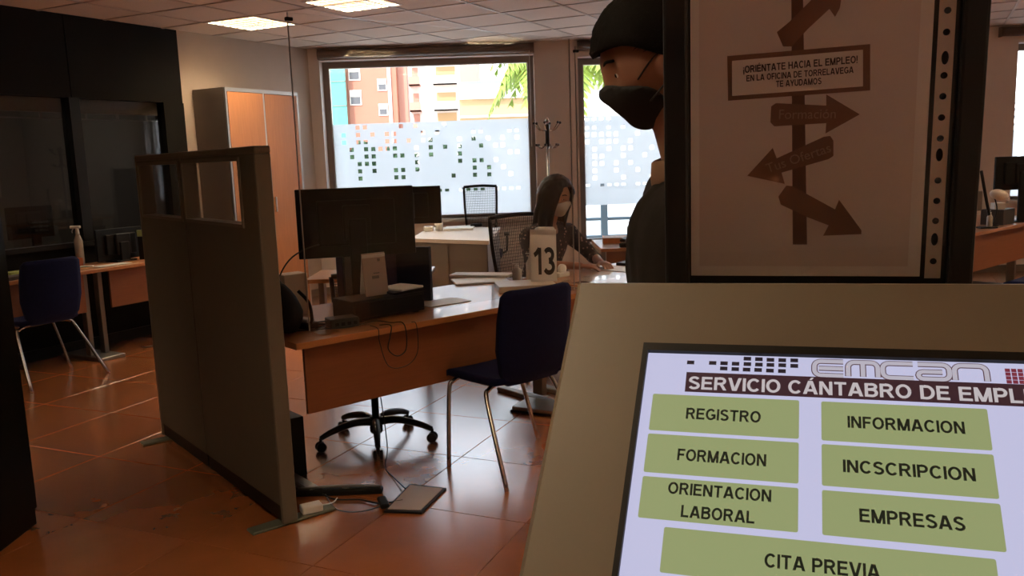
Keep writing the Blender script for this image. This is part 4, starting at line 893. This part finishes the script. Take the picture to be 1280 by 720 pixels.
# ------------------------------------------------------------------ people
def capsule(mb, a, ra, b, rb, n=18):
    d = b-a; L = d.length
    if L < 1e-5: return mb.ball(a, ra, n)
    q = d.to_track_quat('Z','Y').to_matrix().to_4x4(); prof = []
    for k in range(7): an = -PI/2+PI/2*k/6; prof.append((max(ra*math.cos(an),1e-4), ra*math.sin(an)))
    for k in range(7): an = PI/2*k/6; prof.append((max(rb*math.cos(an),1e-4), L+rb*math.sin(an)))
    return mb.lathe(prof, n=n, mt=M.Translation(a)@q)
def skin_chain(verts, edges, radii, sub=2, root=0):
    mb = MB(); r_ = [r[0] if isinstance(r,tuple) else r for r in radii]
    for a,b in edges: capsule(mb, V(verts[a]), r_[a], V(verts[b]), r_[b])
    return mb
def torso(J, R, off, grow, names=('pelvis','spine','chest'), lat=.055):
    mb = MB(); sd = (J['shL']-J['shR']); sd.z = 0; sd.normalize()
    for s_ in (-1,1):
        for a,b in zip(names[:-1],names[1:]):
            k = {'pelvis':1.1,'spine':.85,'chest':1.15}
            capsule(mb, J[a]-off+sd*lat*s_*k[a], R[a]*.9+grow, J[b]-off+sd*lat*s_*k[b], R[b]*.9+grow)
        capsule(mb, J['sh'+('L' if s_ > 0 else 'R')]-off, R['shL']*.95+grow, J['neck']-off-V((0,0,.015)), R['neck']*.8+grow*.6)
    return mb
def remesh(mb, vox, smooth=3):
    me = bpy.data.meshes.new('rm'); me.from_pydata([tuple(v) for v in mb.v], [], mb.f); o = bpy.data.objects.new('rm', me); COL.objects.link(o)
    r = o.modifiers.new('r','REMESH'); r.mode = 'VOXEL'; r.voxel_size = vox
    s_ = o.modifiers.new('s','SMOOTH'); s_.iterations = smooth; s_.factor = .5
    dg = bpy.context.evaluated_depsgraph_get(); m2 = bpy.data.meshes.new_from_object(o.evaluated_get(dg)); out = MB().add([v.co.copy() for v in m2.vertices], [list(p.vertices) for p in m2.polygons], True)
    bpy.data.objects.remove(o); return out
def gs(p, c, s): return math.exp(-((p-c).length/s)**2)
def headpt(d):
    x,y,z = d; p = V((.076*x, .096*y, .118*z))
    if z < 0:
        k = -z; p.x *= 1-.30*k*k-.10*k
        if y < 0: p.y *= 1-.55*k
        else: p.y *= 1-.06*k; p.y += .010*k*y
    p.y += .019*gs(V((x*1.3,0,z)), V((0,0,-.17)), .17)*(y>0) + .008*gs(V((x,0,z*1.4)), V((0,0,-.62)), .24)*(y>0) + .020*gs(V((x*.8,0,z)), V((0,0,-.88)), .26)*(y>0)
    for s_ in (-1,1):
        p.y -= .010*gs(V((x,0,z)), V((.38*s_,0,.04)), .17)*(y>0); p.y += .004*gs(V((x,0,z*1.6)), V((.36*s_,0,.33)), .2)*(y>0)
    p.y += .006*gs(V((x*.8,0,z*1.5)), V((0,0,.36)), .4)*(y>0)
    return p
def head_grid(off=0, nu=48, nv=34, fn=None, keep=None):
    mb = MB(); vs = []; fs = []
    for j in range(nv+1):
        th = PI*j/nv
        for i in range(nu):
            ph = 2*PI*i/nu; d = V((math.sin(th)*math.sin(ph), math.sin(th)*math.cos(ph), math.cos(th))); p = headpt(d)
            o_ = off(d) if callable(off) else off; vs.append(fn(p+d*o_, d) if fn else p+d*o_)
    dirs = [(PI*(j+.5)/nv, 2*PI*(i+.5)/nu) for j in range(nv) for i in range(nu)]
    for j in range(nv):
        for i in range(nu):
            th, ph = PI*(j+.5)/nv, 2*PI*(i+.5)/nu; d = V((math.sin(th)*math.sin(ph), math.sin(th)*math.cos(ph), math.cos(th)))
            if keep and not keep(d): continue
            fs.append([j*nu+i, (j+1)*nu+i, (j+1)*nu+(i+1)%nu, j*nu+(i+1)%nu])
    if keep:
        cnt = {}
        for f in fs:
            for i in range(4):
                e = tuple(sorted((f[i],f[(i+1)%4]))); cnt[e] = cnt.get(e,0)+1
        nb = {}
        for (a,b),c in cnt.items():
            if c == 1: nb.setdefault(a,[]).append(b); nb.setdefault(b,[]).append(a)
        for _ in range(14):
            new = {a: vs[a]*.4+sum((vs[b] for b in l),V())*(.6/len(l)) for a,l in nb.items() if len(l) == 2}
            for a,p in new.items(): vs[a] = p
    used = sorted({i for f in fs for i in f}); mp = {a:k for k,a in enumerate(used)}
    return mb.add([vs[a] for a in used], [[mp[i] for i in f] for f in fs], True)
def solid(o, th, off=1):
    m = o.modifiers.new('solid','SOLIDIFY'); m.thickness = th; m.offset = off; return o
def hand(wrist, dirv, nrm, side, curl=.35, sc=1.0):
    """wrist V; dirv towards fingers; nrm = back-of-hand normal"""
    d = dirv.normalized(); n = (nrm-d*nrm.dot(d)).normalized(); s_ = d.cross(n)*side
    mb = MB()
    palm = skin_chain([wrist-d*.02, wrist+d*.02*sc, wrist+d*.055*sc, wrist+d*.085*sc], [(0,1),(1,2),(2,3)], [.022,.024,.03,.026], 2)
    c0 = wrist+d*.05*sc; palm.v = [v-n*((v-c0).dot(n)*.42) + s_*((v-c0).dot(s_)*.22) for v in palm.v]; mb.add(palm.v, palm.f, True)
    for k,(off,l) in enumerate(((-.030,.062),(-.010,.074),(.010,.080),(.030,.070))):
        a = wrist+d*.080*sc+s_*(-off)*.95; cu = curl; pts = [a-d*.03, a]; ang = .15
        for seg in (.45,.32,.23): ang += cu; pts.append(pts[-1]+(d*math.cos(ang)-n*math.sin(ang)-s_*off*1.2)*l*seg*sc)
        f = skin_chain(pts, [(i,i+1) for i in range(len(pts)-1)], [.009,.0092,.0085,.0078,.0062], 1); mb.add(f.v, f.f, True)
    a = wrist+d*.022*sc+s_*.018; pts = [a, a+(d*.02+s_*.022-n*.006), a+(d*.048+s_*.036-n*.012), a+(d*.072+s_*.038-n*.016)]
    f = skin_chain(pts, [(0,1),(1,2),(2,3)], [.013,.012,.010,.0075], 1); mb.add(f.v, f.f, True)
    return mb
def person(lab, J, R, head_c, head_rot, skinm, hscale, hands, vox=.0058):
    """J joints dict, R radii dict"""
    t = thing('person', lab, 'person', (J['pelvis'].x,J['pelvis'].y,0)); off = V((J['pelvis'].x,J['pelvis'].y,0))
    names = list(J); idx = {n:i for i,n in enumerate(names)}
    E_ = [('pelvis','spine'),('spine','chest'),('chest','neck'),('neck','skull')]
    for s_ in 'LR': E_ += [('chest','sh'+s_),('sh'+s_,'el'+s_),('el'+s_,'wr'+s_),('pelvis','hip'+s_),('hip'+s_,'kn'+s_),('kn'+s_,'an'+s_),('an'+s_,'to'+s_)]
    body = skin_chain([J[n]-off for n in names], [(idx[a],idx[b]) for a,b in E_], [R[n] for n in names], 2, idx['pelvis'])
    tb_ = torso(J, R, off, 0); body.add(tb_.v, tb_.f, True)
    HM = M.Translation(head_c-off)@head_rot.to_matrix().to_4x4()@M.Scale(hscale,4)
    hd = head_grid().xf(HM); body.add(hd.v, hd.f, True)
    for s_ in (-1,1):
        ear = MB().ball((s_*.076,-.008,-.012),(.012,.022,.034),12).xf(HM); body.add(ear.v, ear.f, True)
    for h in hands:
        hm = hand(h[0]-off, *h[1:]); body.add(hm.v, hm.f, True)
    remesh(body, vox, 2).build('body', skinm, t)
    for s_ in (-1,1):
        e = MB().ball((s_*.030,.0700,.004),.0125,14).xf(HM).build('eye', m_eye, t); MB().ball((s_*.030,.0785,.004),.0056,10).xf(HM).build('iris', m_iris, e)
        MB().tube([(s_*.014,.093,.028),(s_*.03,.090,.034),(s_*.048,.078,.030)],.003,6,4).xf(HM).build('eyebrow', m_hairm, t)
    return t, off, HM, idx, names, E_
def garment(t, off, J, R, edges, name, m, grow, vox=.007, root=None, cutz=None, extra=None):
    used = []; 
    for a,b in edges:
        for n in (a,b):
            if n not in used: used.append(n)
    idx = {n:i for i,n in enumerate(used)}
    g = skin_chain([J[n]-off for n in used], [(idx[a],idx[b]) for a,b in edges], [ (R[n]+grow) if not isinstance(R[n],tuple) else tuple(r+grow for r in R[n]) for n in used], 2, idx[root or used[0]])
    if 'chest' in used:
        e_ = torso(J, R, off, grow); g.add(e_.v, e_.f, True)
    if 'hipL' in used:
        e_ = torso(J, R, off, grow, ('pelvis','spine')); g.add([v for v in e_.v], e_.f, True) if False else None
    g = remesh(g, vox, 3)
    g.v = [p+V((noise.noise(p*9+V((3,1,2))), noise.noise(p*9), noise.noise(p*9+V((7,7,1)))))*.010 for p in g.v]
    return g.build(name, m, t)
def mask(t, HM, m, top=.05):
    keep = lambda d: d.y > .12 and d.z < (top-.32*abs(d.x)**1.2) and d.z > -.93 and abs(d.x) < .86
    def fn(p, d): return p+V((0,.003*max(0,1-abs(d.x)*1.3)*(1-abs(d.z+.4)),0))
    o = head_grid(.005, 72, 52, fn, keep).xf(HM).build('face_mask', m, t); solid(o,.003)
    for s_ in (-1,1): MB().tube([(s_*.062,.052,-.02),(s_*.078,.015,.004),(s_*.084,-.018,.010),(s_*.083,-.032,-.012),(s_*.076,.0,-.04),(s_*.060,.045,-.065)],.0018,6,4).xf(HM).build('ear_loop', m, o)
    return o
# standing man, facing -x
hx = .035
J = {'pelvis':V((.37,1.62,.95)),'spine':V((.36,1.62,1.12)),'chest':V((.365,1.62,1.33)),'neck':V((.355,1.62,1.475)),'skull':V((.315,1.62,1.62)),
 'shL':V((.375,1.43,1.40)),'elL':V((.42,1.39,1.12)),'wrL':V((.34,1.38,.90)),'shR':V((.375,1.81,1.40)),'elR':V((.40,1.86,1.12)),'wrR':V((.30,1.86,.90)),
 'hipL':V((.37,1.52,.90)),'knL':V((.32,1.51,.50)),'anL':V((.40,1.51,.09)),'toL':V((.26,1.50,.035)),'hipR':V((.37,1.72,.90)),'knR':V((.42,1.73,.50)),'anR':V((.55,1.73,.10)),'toR':V((.42,1.735,.035))}
R = {'pelvis':.115,'spine':.112,'chest':.120,'neck':.056,'skull':.055,'shL':.062,'shR':.062,'elL':.042,'elR':.042,'wrL':.027,'wrR':.027,'hipL':.088,'hipR':.088,'knL':.056,'knR':.056,'anL':.04,'anR':.04,'toL':.032,'toR':.032}
from mathutils import Euler
hr = M.Rotation(PI/2,3,'Z')@M.Rotation(math.radians(-22),3,'X')
hc = V((.280,1.62,1.672))
hands = [(J['wrL'],V((-.25,0,-1)),V((0,-1,0)),-1,.25),(J['wrR'],V((-.25,0,-1)),V((0,1,0)),1,.25)]
J0, R0 = dict(J), dict(R)
t, off, HM, idx, names, E_ = person('standing man in profile with short black hair, black mask and dark shirt', J, R, hc, hr.to_quaternion(), m_skinm, .98, hands)
J['nb'] = J['chest'].lerp(J['neck'],.75); R['nb'] = .055
garment(t, off, J, R, [('pelvis','spine'),('spine','chest'),('chest','nb'),('chest','shL'),('shL','elL'),('elL','wrL'),('chest','shR'),('shR','elR'),('elR','wrR')], 'shirt', m_shirt, .024)
nk = V((.345,1.62,1.485))-off; cl = MB()
cl.lathe([(.082,-.035),(.078,-.01),(.068,.018),(.064,.020),(.070,-.01),(.075,-.035)], n=28, mt=M.Translation(nk)@M.Rotation(math.radians(-16),4,'Y')); cl.build('collar', m_collar, t)
garment(t, off, J, R, [('pelvis','hipL'),('hipL','knL'),('knL','anL'),('pelvis','hipR'),('hipR','knR'),('knR','anR')], 'trousers', m_jeans, .013)
for s_ in 'LR':
    sh = MB().ball((0,0,0),(.055,.13,.045),18); sh.v = [V((p.x,p.y,max(p.z,-.03))) for p in sh.v]; a = (J['to'+s_]+J['an'+s_])/2; sh.xf(M.Translation(V((a.x-.02,a.y,.036))-off)@M.Rotation(PI/2,4,'Z')).build('shoe', m_shoe, t)
mask(t, HM, m_maskb, .0)
def hair_keep_m(d): return d.z > (.42 if d.y > .55 else .42-.75*(.55-d.y) if d.y > 0 else -.0-.45*(-d.y)) 
o = head_grid(lambda d: .005+.006*max(0,d.z)+.007*max(0,d.z*d.y)*2+.004*noise.noise(d*14)+.002*noise.noise(d*40), 72, 52, None, hair_keep_m).xf(HM).build('hair', m_hairm, t); solid(o,.006,-1)

st = MB(); rr_ = random.Random(3)
for k in range(5200):
    a_ = rr_.uniform(0,2*PI); z_ = rr_.uniform(-.2,1); q_ = math.sqrt(1-z_*z_); d = V((q_*math.sin(a_), q_*math.cos(a_), z_))
    if not hair_keep_m(d+V((0,0,-.05))): continue
    p = headpt(d)+d*.010; t1 = (d*.55+V((rr_.uniform(-.35,.35), .75+rr_.uniform(-.3,.3), -.25+rr_.uniform(-.3,.3)))).normalized(); L_ = rr_.uniform(.008,.020); w_ = d.cross(t1).normalized()*.0011
    st.add([p-w_, p+w_, p+t1*L_], [(0,1,2)])
st.xf(HM).build('hair_strands', m_hairm, t, kind='stuff')
# seated woman, facing -E2, head a little to the right
Wc = lambda s,tt,z: D(s,tt,z)
J = {'pelvis':Wc(2.44,1.12,.56),'spine':Wc(2.45,1.08,.72),'chest':Wc(2.46,1.02,.90),'neck':Wc(2.46,.99,1.055),'skull':Wc(2.47,.96,1.17),
 'shL':Wc(2.64,1.00,.965),'elL':Wc(2.76,.86,.79),'wrL':Wc(2.62,.66,.775),'shR':Wc(2.28,1.02,.965),'elR':Wc(2.19,.90,.79),'wrR':Wc(2.40,.64,.775),
 'hipL':Wc(2.54,1.08,.54),'knL':Wc(2.56,.68,.53),'anL':Wc(2.56,.72,.10),'toL':Wc(2.56,.58,.035),'hipR':Wc(2.34,1.08,.54),'knR':Wc(2.32,.68,.53),'anR':Wc(2.32,.72,.10),'toR':Wc(2.32,.58,.035)}
R = {'pelvis':.105,'spine':.092,'chest':.095,'neck':.046,'skull':.05,'shL':.055,'shR':.055,'elL':.038,'elR':.038,'wrL':.024,'wrR':.024,'hipL':.085,'hipR':.085,'knL':.056,'knR':.056,'anL':.037,'anR':.037,'toL':.03,'toR':.03}
hc = Wc(2.475,.945,1.225)
hr = M.Rotation(RE+PI+math.radians(14),3,'Z')@M.Rotation(math.radians(-10),3,'X')
hands = [(J['wrL'],(E1*-.35-E2*.9).normalized()+V((0,0,-.05)),V((0,0,1)),1,.22),(J['wrR'],(E1*.55-E2*.8).normalized()+V((0,0,-.05)),V((0,0,1)),-1,.22)]
t, off, HM, idx, names, E_ = person('seated woman with long dark hair, white mask and patterned blouse behind the 13 sign', J, R, hc, hr.to_quaternion(), m_skin, 1.08, hands)
J2 = dict(J); J2['cuL'] = J['elL'].lerp(J['wrL'],.25); J2['cuR'] = J['elR'].lerp(J['wrR'],.25); R2 = dict(R); R2['cuL'] = .034; R2['cuR'] = .034
garment(t, off, J2, R2, [('pelvis','spine'),('spine','chest'),('chest','shL'),('shL','elL'),('elL','cuL'),('chest','shR'),('shR','elR'),('elR','cuR')], 'blouse', m_blouse, .012, .0062)
garment(t, off, J, R, [('pelvis','hipL'),('hipL','knL'),('knL','anL'),('pelvis','hipR'),('hipR','knR'),('knR','anR')], 'trousers', m_jeans, .012)
for s_ in 'LR':
    sh = MB().ball((0,0,0),(.048,.12,.042),18); sh.v = [V((p.x,p.y,max(p.z,-.03))) for p in sh.v]; a = (J['to'+s_]+J['an'+s_])/2; sh.xf(M.Translation(V((a.x,a.y,.034))-off)@M.Rotation(RE,4,'Z')).build('shoe', m_shoe, t)
mask(t, HM, m_maskw, .03)
# V of bare skin at the neckline
def hfn(p, d):
    q = p.copy()
    if d.z < -.05:
        k = min(1,(-d.z-.05)/.95); a = math.atan2(d.x,d.y); r = .098+.012*math.sin(a*9)*k; rb = V((math.sin(a)*r*.98, math.cos(a)*r*1.02-.012)); 
        top = p.xy if k < .05 else p.xy.lerp(rb, min(1,k*3)); q = V((top.x*(1+.06*math.sin(k*PI)), top.y*(1.0), -.01-.235*k))
    return q
def hkeep(d):
    a = abs(math.degrees(math.atan2(d.x,d.y)))
    if d.z > .62: return True
    if d.z > .30: return a > 38 or d.y < .55 or d.x < -.12   # parting
    return a > 52 and d.z > -.96
o = head_grid(lambda d: .020+.006*noise.noise(V((d.x*9,d.y*9,d.z*2))), 72, 52, hfn, hkeep).xf(HM).build('hair', m_hair, t); solid(o,.016,-1)

# ------------------------------------------------------------------ outdoors
m_road = mat('pale pavement', (.55,.54,.51), .9, var=.1); m_brick = mat('salmon brick', (.46,.20,.135), .9, var=.08, vs=.6); m_whiteb = mat('white render', (.80,.74,.68), .9, var=.03, vs=.4); m_pink = mat('pink render', (.55,.30,.23), .9, var=.05); m_yel = mat('ochre render', (.55,.38,.20), .9, var=.05, vs=.4)
m_net = mat('teal scaffold net', (.12,.50,.42), .8, var=.12, vs=.8); m_win = mat('dark outdoor window', (.12,.12,.13), .3); m_bush = mat('dark green foliage', (.035,.075,.03), .8, var=.5, vs=3); m_palm = mat('palm leaf', (.30,.40,.06), .6, var=.3, vs=2); m_trunk = mat('palm trunk', (.12,.08,.05), .9, var=.3); m_roofb = mat('slate roof', (.25,.26,.28), .8)
struct(MB().box((-120,10.1,-.5),(120,260,-.2)).build('ground_outside', m_road))
def bX(px, Y): return (px-640)/F_PX*Y*1.0
def bZ(py, px, Y): return 1.5+(220-.031*px-py)/F_PX*Y*1.02
YB = 110.0
def building(lab, px0, px1, pytop, m, Y=YB, depth=14):
    t = thing('building', lab, 'building', (bX((px0+px1)/2,Y),Y,-.2)); w = bX(px1,Y)-bX(px0,Y); h = bZ(pytop,(px0+px1)/2,Y)+.2
    MB().box((-w/2,0,0),(w/2-.05,depth,h)).build('wall', m, t); MB().box((-w/2,-.2,h),(w/2-.05,depth,h+.4)).build('roof', m_roofb, t)
    return t, w, h
def wins(t, w, Y, rows, cols, ww, wh, cx, m=m_win, depth=.25):
    for (py,px) in [(r,c) for r in rows for c in cols]:
        x = bX(px,Y)-t.location.x; z = bZ(py,px,Y)+.2
        f = MB().box((x-ww/2-.15,-.12,z-wh/2-.15),(x+ww/2+.15,-.02,z+wh/2+.15)).build('window', m_whiteb, t); MB().box((x-ww/2,-.16,z-wh/2),(x+ww/2,-.12,z+wh/2)).build('pane', m, f)
        MB().box((x-ww/2-.1,-.22,z+wh*.05),(x+ww/2+.1,-.14,z+wh/2)).build('shutter', m_whiteb, f)
t,w,h = building('brick building wrapped in teal scaffold net at the left of the window', 405, 448, 20, m_brick)
MB().box((-w/2-1,-1.5,0),(w/2,-1.3,h)).build('scaffold_net', m_net, t, label='teal scaffold net')
for z in range(0,int(h),3): MB().box((-w/2-1,-1.6,z),(w/2,-1.25,z+.12)).build('scaffold_rail', m_greymetal, t)
t,w,h = building('salmon brick apartment building with white shuttered windows', 448, 508, 15, m_brick)
wins(t,w,YB,(40,68,98,127),(457,),1.2,1.6,0); wins(t,w,YB,(54,82,112,141),(490,),.9,1.2,0)
MB().box((bX(497,YB)-t.location.x,-.3,0),(bX(501,YB)-t.location.x,0,h)).build('pillar_band', m_whiteb, t)
t,w,h = building('white apartment building with rows of pink balconies', 508, 585, 15, m_whiteb, YB+2)
MB().box((bX(510,YB+2)-t.location.x,-.4,0),(bX(521,YB+2)-t.location.x,0,h)).build('brick_band', m_pink, t)
for py in (40,70,100,130,154):
    z = bZ(py,545,YB+2)+.2
    for a,b in ((524,537),(553,582)):
        xa, xb = bX(a,YB+2)-t.location.x, bX(b,YB+2)-t.location.x
        bl = MB().box((xa,-1.4,z-1.5),(xb,0,z-1.3)).box((xa,-1.4,z-1.5),(xb,-1.3,z-.3)).build('balcony', m_whiteb if a>540 else m_pink, t)
        MB().box((xa+.3,-.1,z-1.2),(xb-.3,-.02,z+.9)).build('recess', m_pink if a<540 else m_yel, bl)
t,w,h = building('ochre low building with a white cornice at the right of the window', 583, 720, 112, m_yel, 80)
MB().box((-w/2,-.5,h-1.2),(w/2,.0,h+.1)).build('cornice', m_whiteb, t); MB().box((-w/2,-.3,h-2.9),(w/2,-.05,h-2.7)).build('ledge', m_whiteb, t)
t,w,h = building('pale building with an orange top behind the ochre building', 585, 606, 15, m_pink, 95)
t,w,h = building('white low garage wall across the street', 560, 1100, 158, m_whiteb, 60)
def bush(lab, x, y, r, h):
    t = thing('bush', lab, 'bush', (x,y,-.2), 0, 'bushes across the street'); f = MB()
    for k in range(420):
        a = random.uniform(0,2*PI); ph = math.acos(random.uniform(-1,1)); rr = random.uniform(.75,1.0); c = V((math.sin(ph)*math.cos(a)*r*rr, math.sin(ph)*math.sin(a)*r*rr, h*.55+math.cos(ph)*h*.45*rr))
        e = V((random.uniform(-1,1),random.uniform(-1,1),random.uniform(-1,1))).normalized()*.22; g = e.orthogonal().normalized()*.12; f.add([c-e,c+g,c+e,c-g],[(0,1,2,3)])
    f.build('foliage', m_bush, t); MB().ball((0,0,h*.55),(r*.8,r*.8,h*.42),12).build('inner_foliage', m_bush, t); MB().tube([(0,0,0),(0,0,h*.4)],.08,6).build('stem', m_trunk, t)
for k in range(5): bush(('leftmost','second from left','middle','second from right','rightmost')[k]+' of the dark green bushes across the street behind the film', -7.3+1.5*k, 34+.6*(k%2), .72, 2.75-.15*(k%3))
# palm
def palm(lab, x, y, zc, nf, L):
    t = thing('palm_tree', lab, 'palm', (x,y,-.2)); MB().tube([(0,0,0),(.1,.05,zc*.5),(0,0,zc)],[.26,.17,.2],12,5).build('trunk', m_trunk, t)
    for k in range(nf):
        a = 2*PI*k/nf+random.uniform(-.15,.15); up = random.uniform(.25,.9); c,s_ = math.cos(a),math.sin(a)
        pts = [V((c*L*u, s_*L*u, zc+up*L*u-L*1.25*u*u)) for u in [i/16 for i in range(17)]]; mb = MB().tube(pts,[.03,.006],5)
        for i in range(2,17):
            p = pts[i]; tg = (pts[i]-pts[i-1]).normalized(); sd = tg.cross(V((0,0,1))).normalized(); ll = .62*math.sin(PI*min(1,i/17+.12))+.12
            for q_ in (-1,1):
                for jj in (0,.5):
                    b0 = p-tg*L/16*jj; e = b0+sd*q_*ll*.75+tg*ll*.5-V((0,0,ll*.45)); mb.add([b0-tg*.05, b0+tg*.05, e],[(0,1,2)])
        mb.build('frond', m_palm, t)
palm('palm tree outside between the two windows with drooping fronds', 1.02, 15.0, 3.75, 34, 1.35)
# railing outside window 2
t = thing('railing','grey blue street railing outside the window behind the man','railing', (1.9,11.4,-.2))
m_rail = mat('blue grey railing', (.10,.15,.18), .5)
for z in (.62,.86,1.10,1.28): MB().tube([(-1.5,0,z),(1.9,0,z)],.022,8).build('rail', m_rail, t)
for x in (-.62,.6,1.8): MB().bbox((x-.045,-.045,0),(x+.045,.045,1.34),.004,1).build('post', m_rail, t)
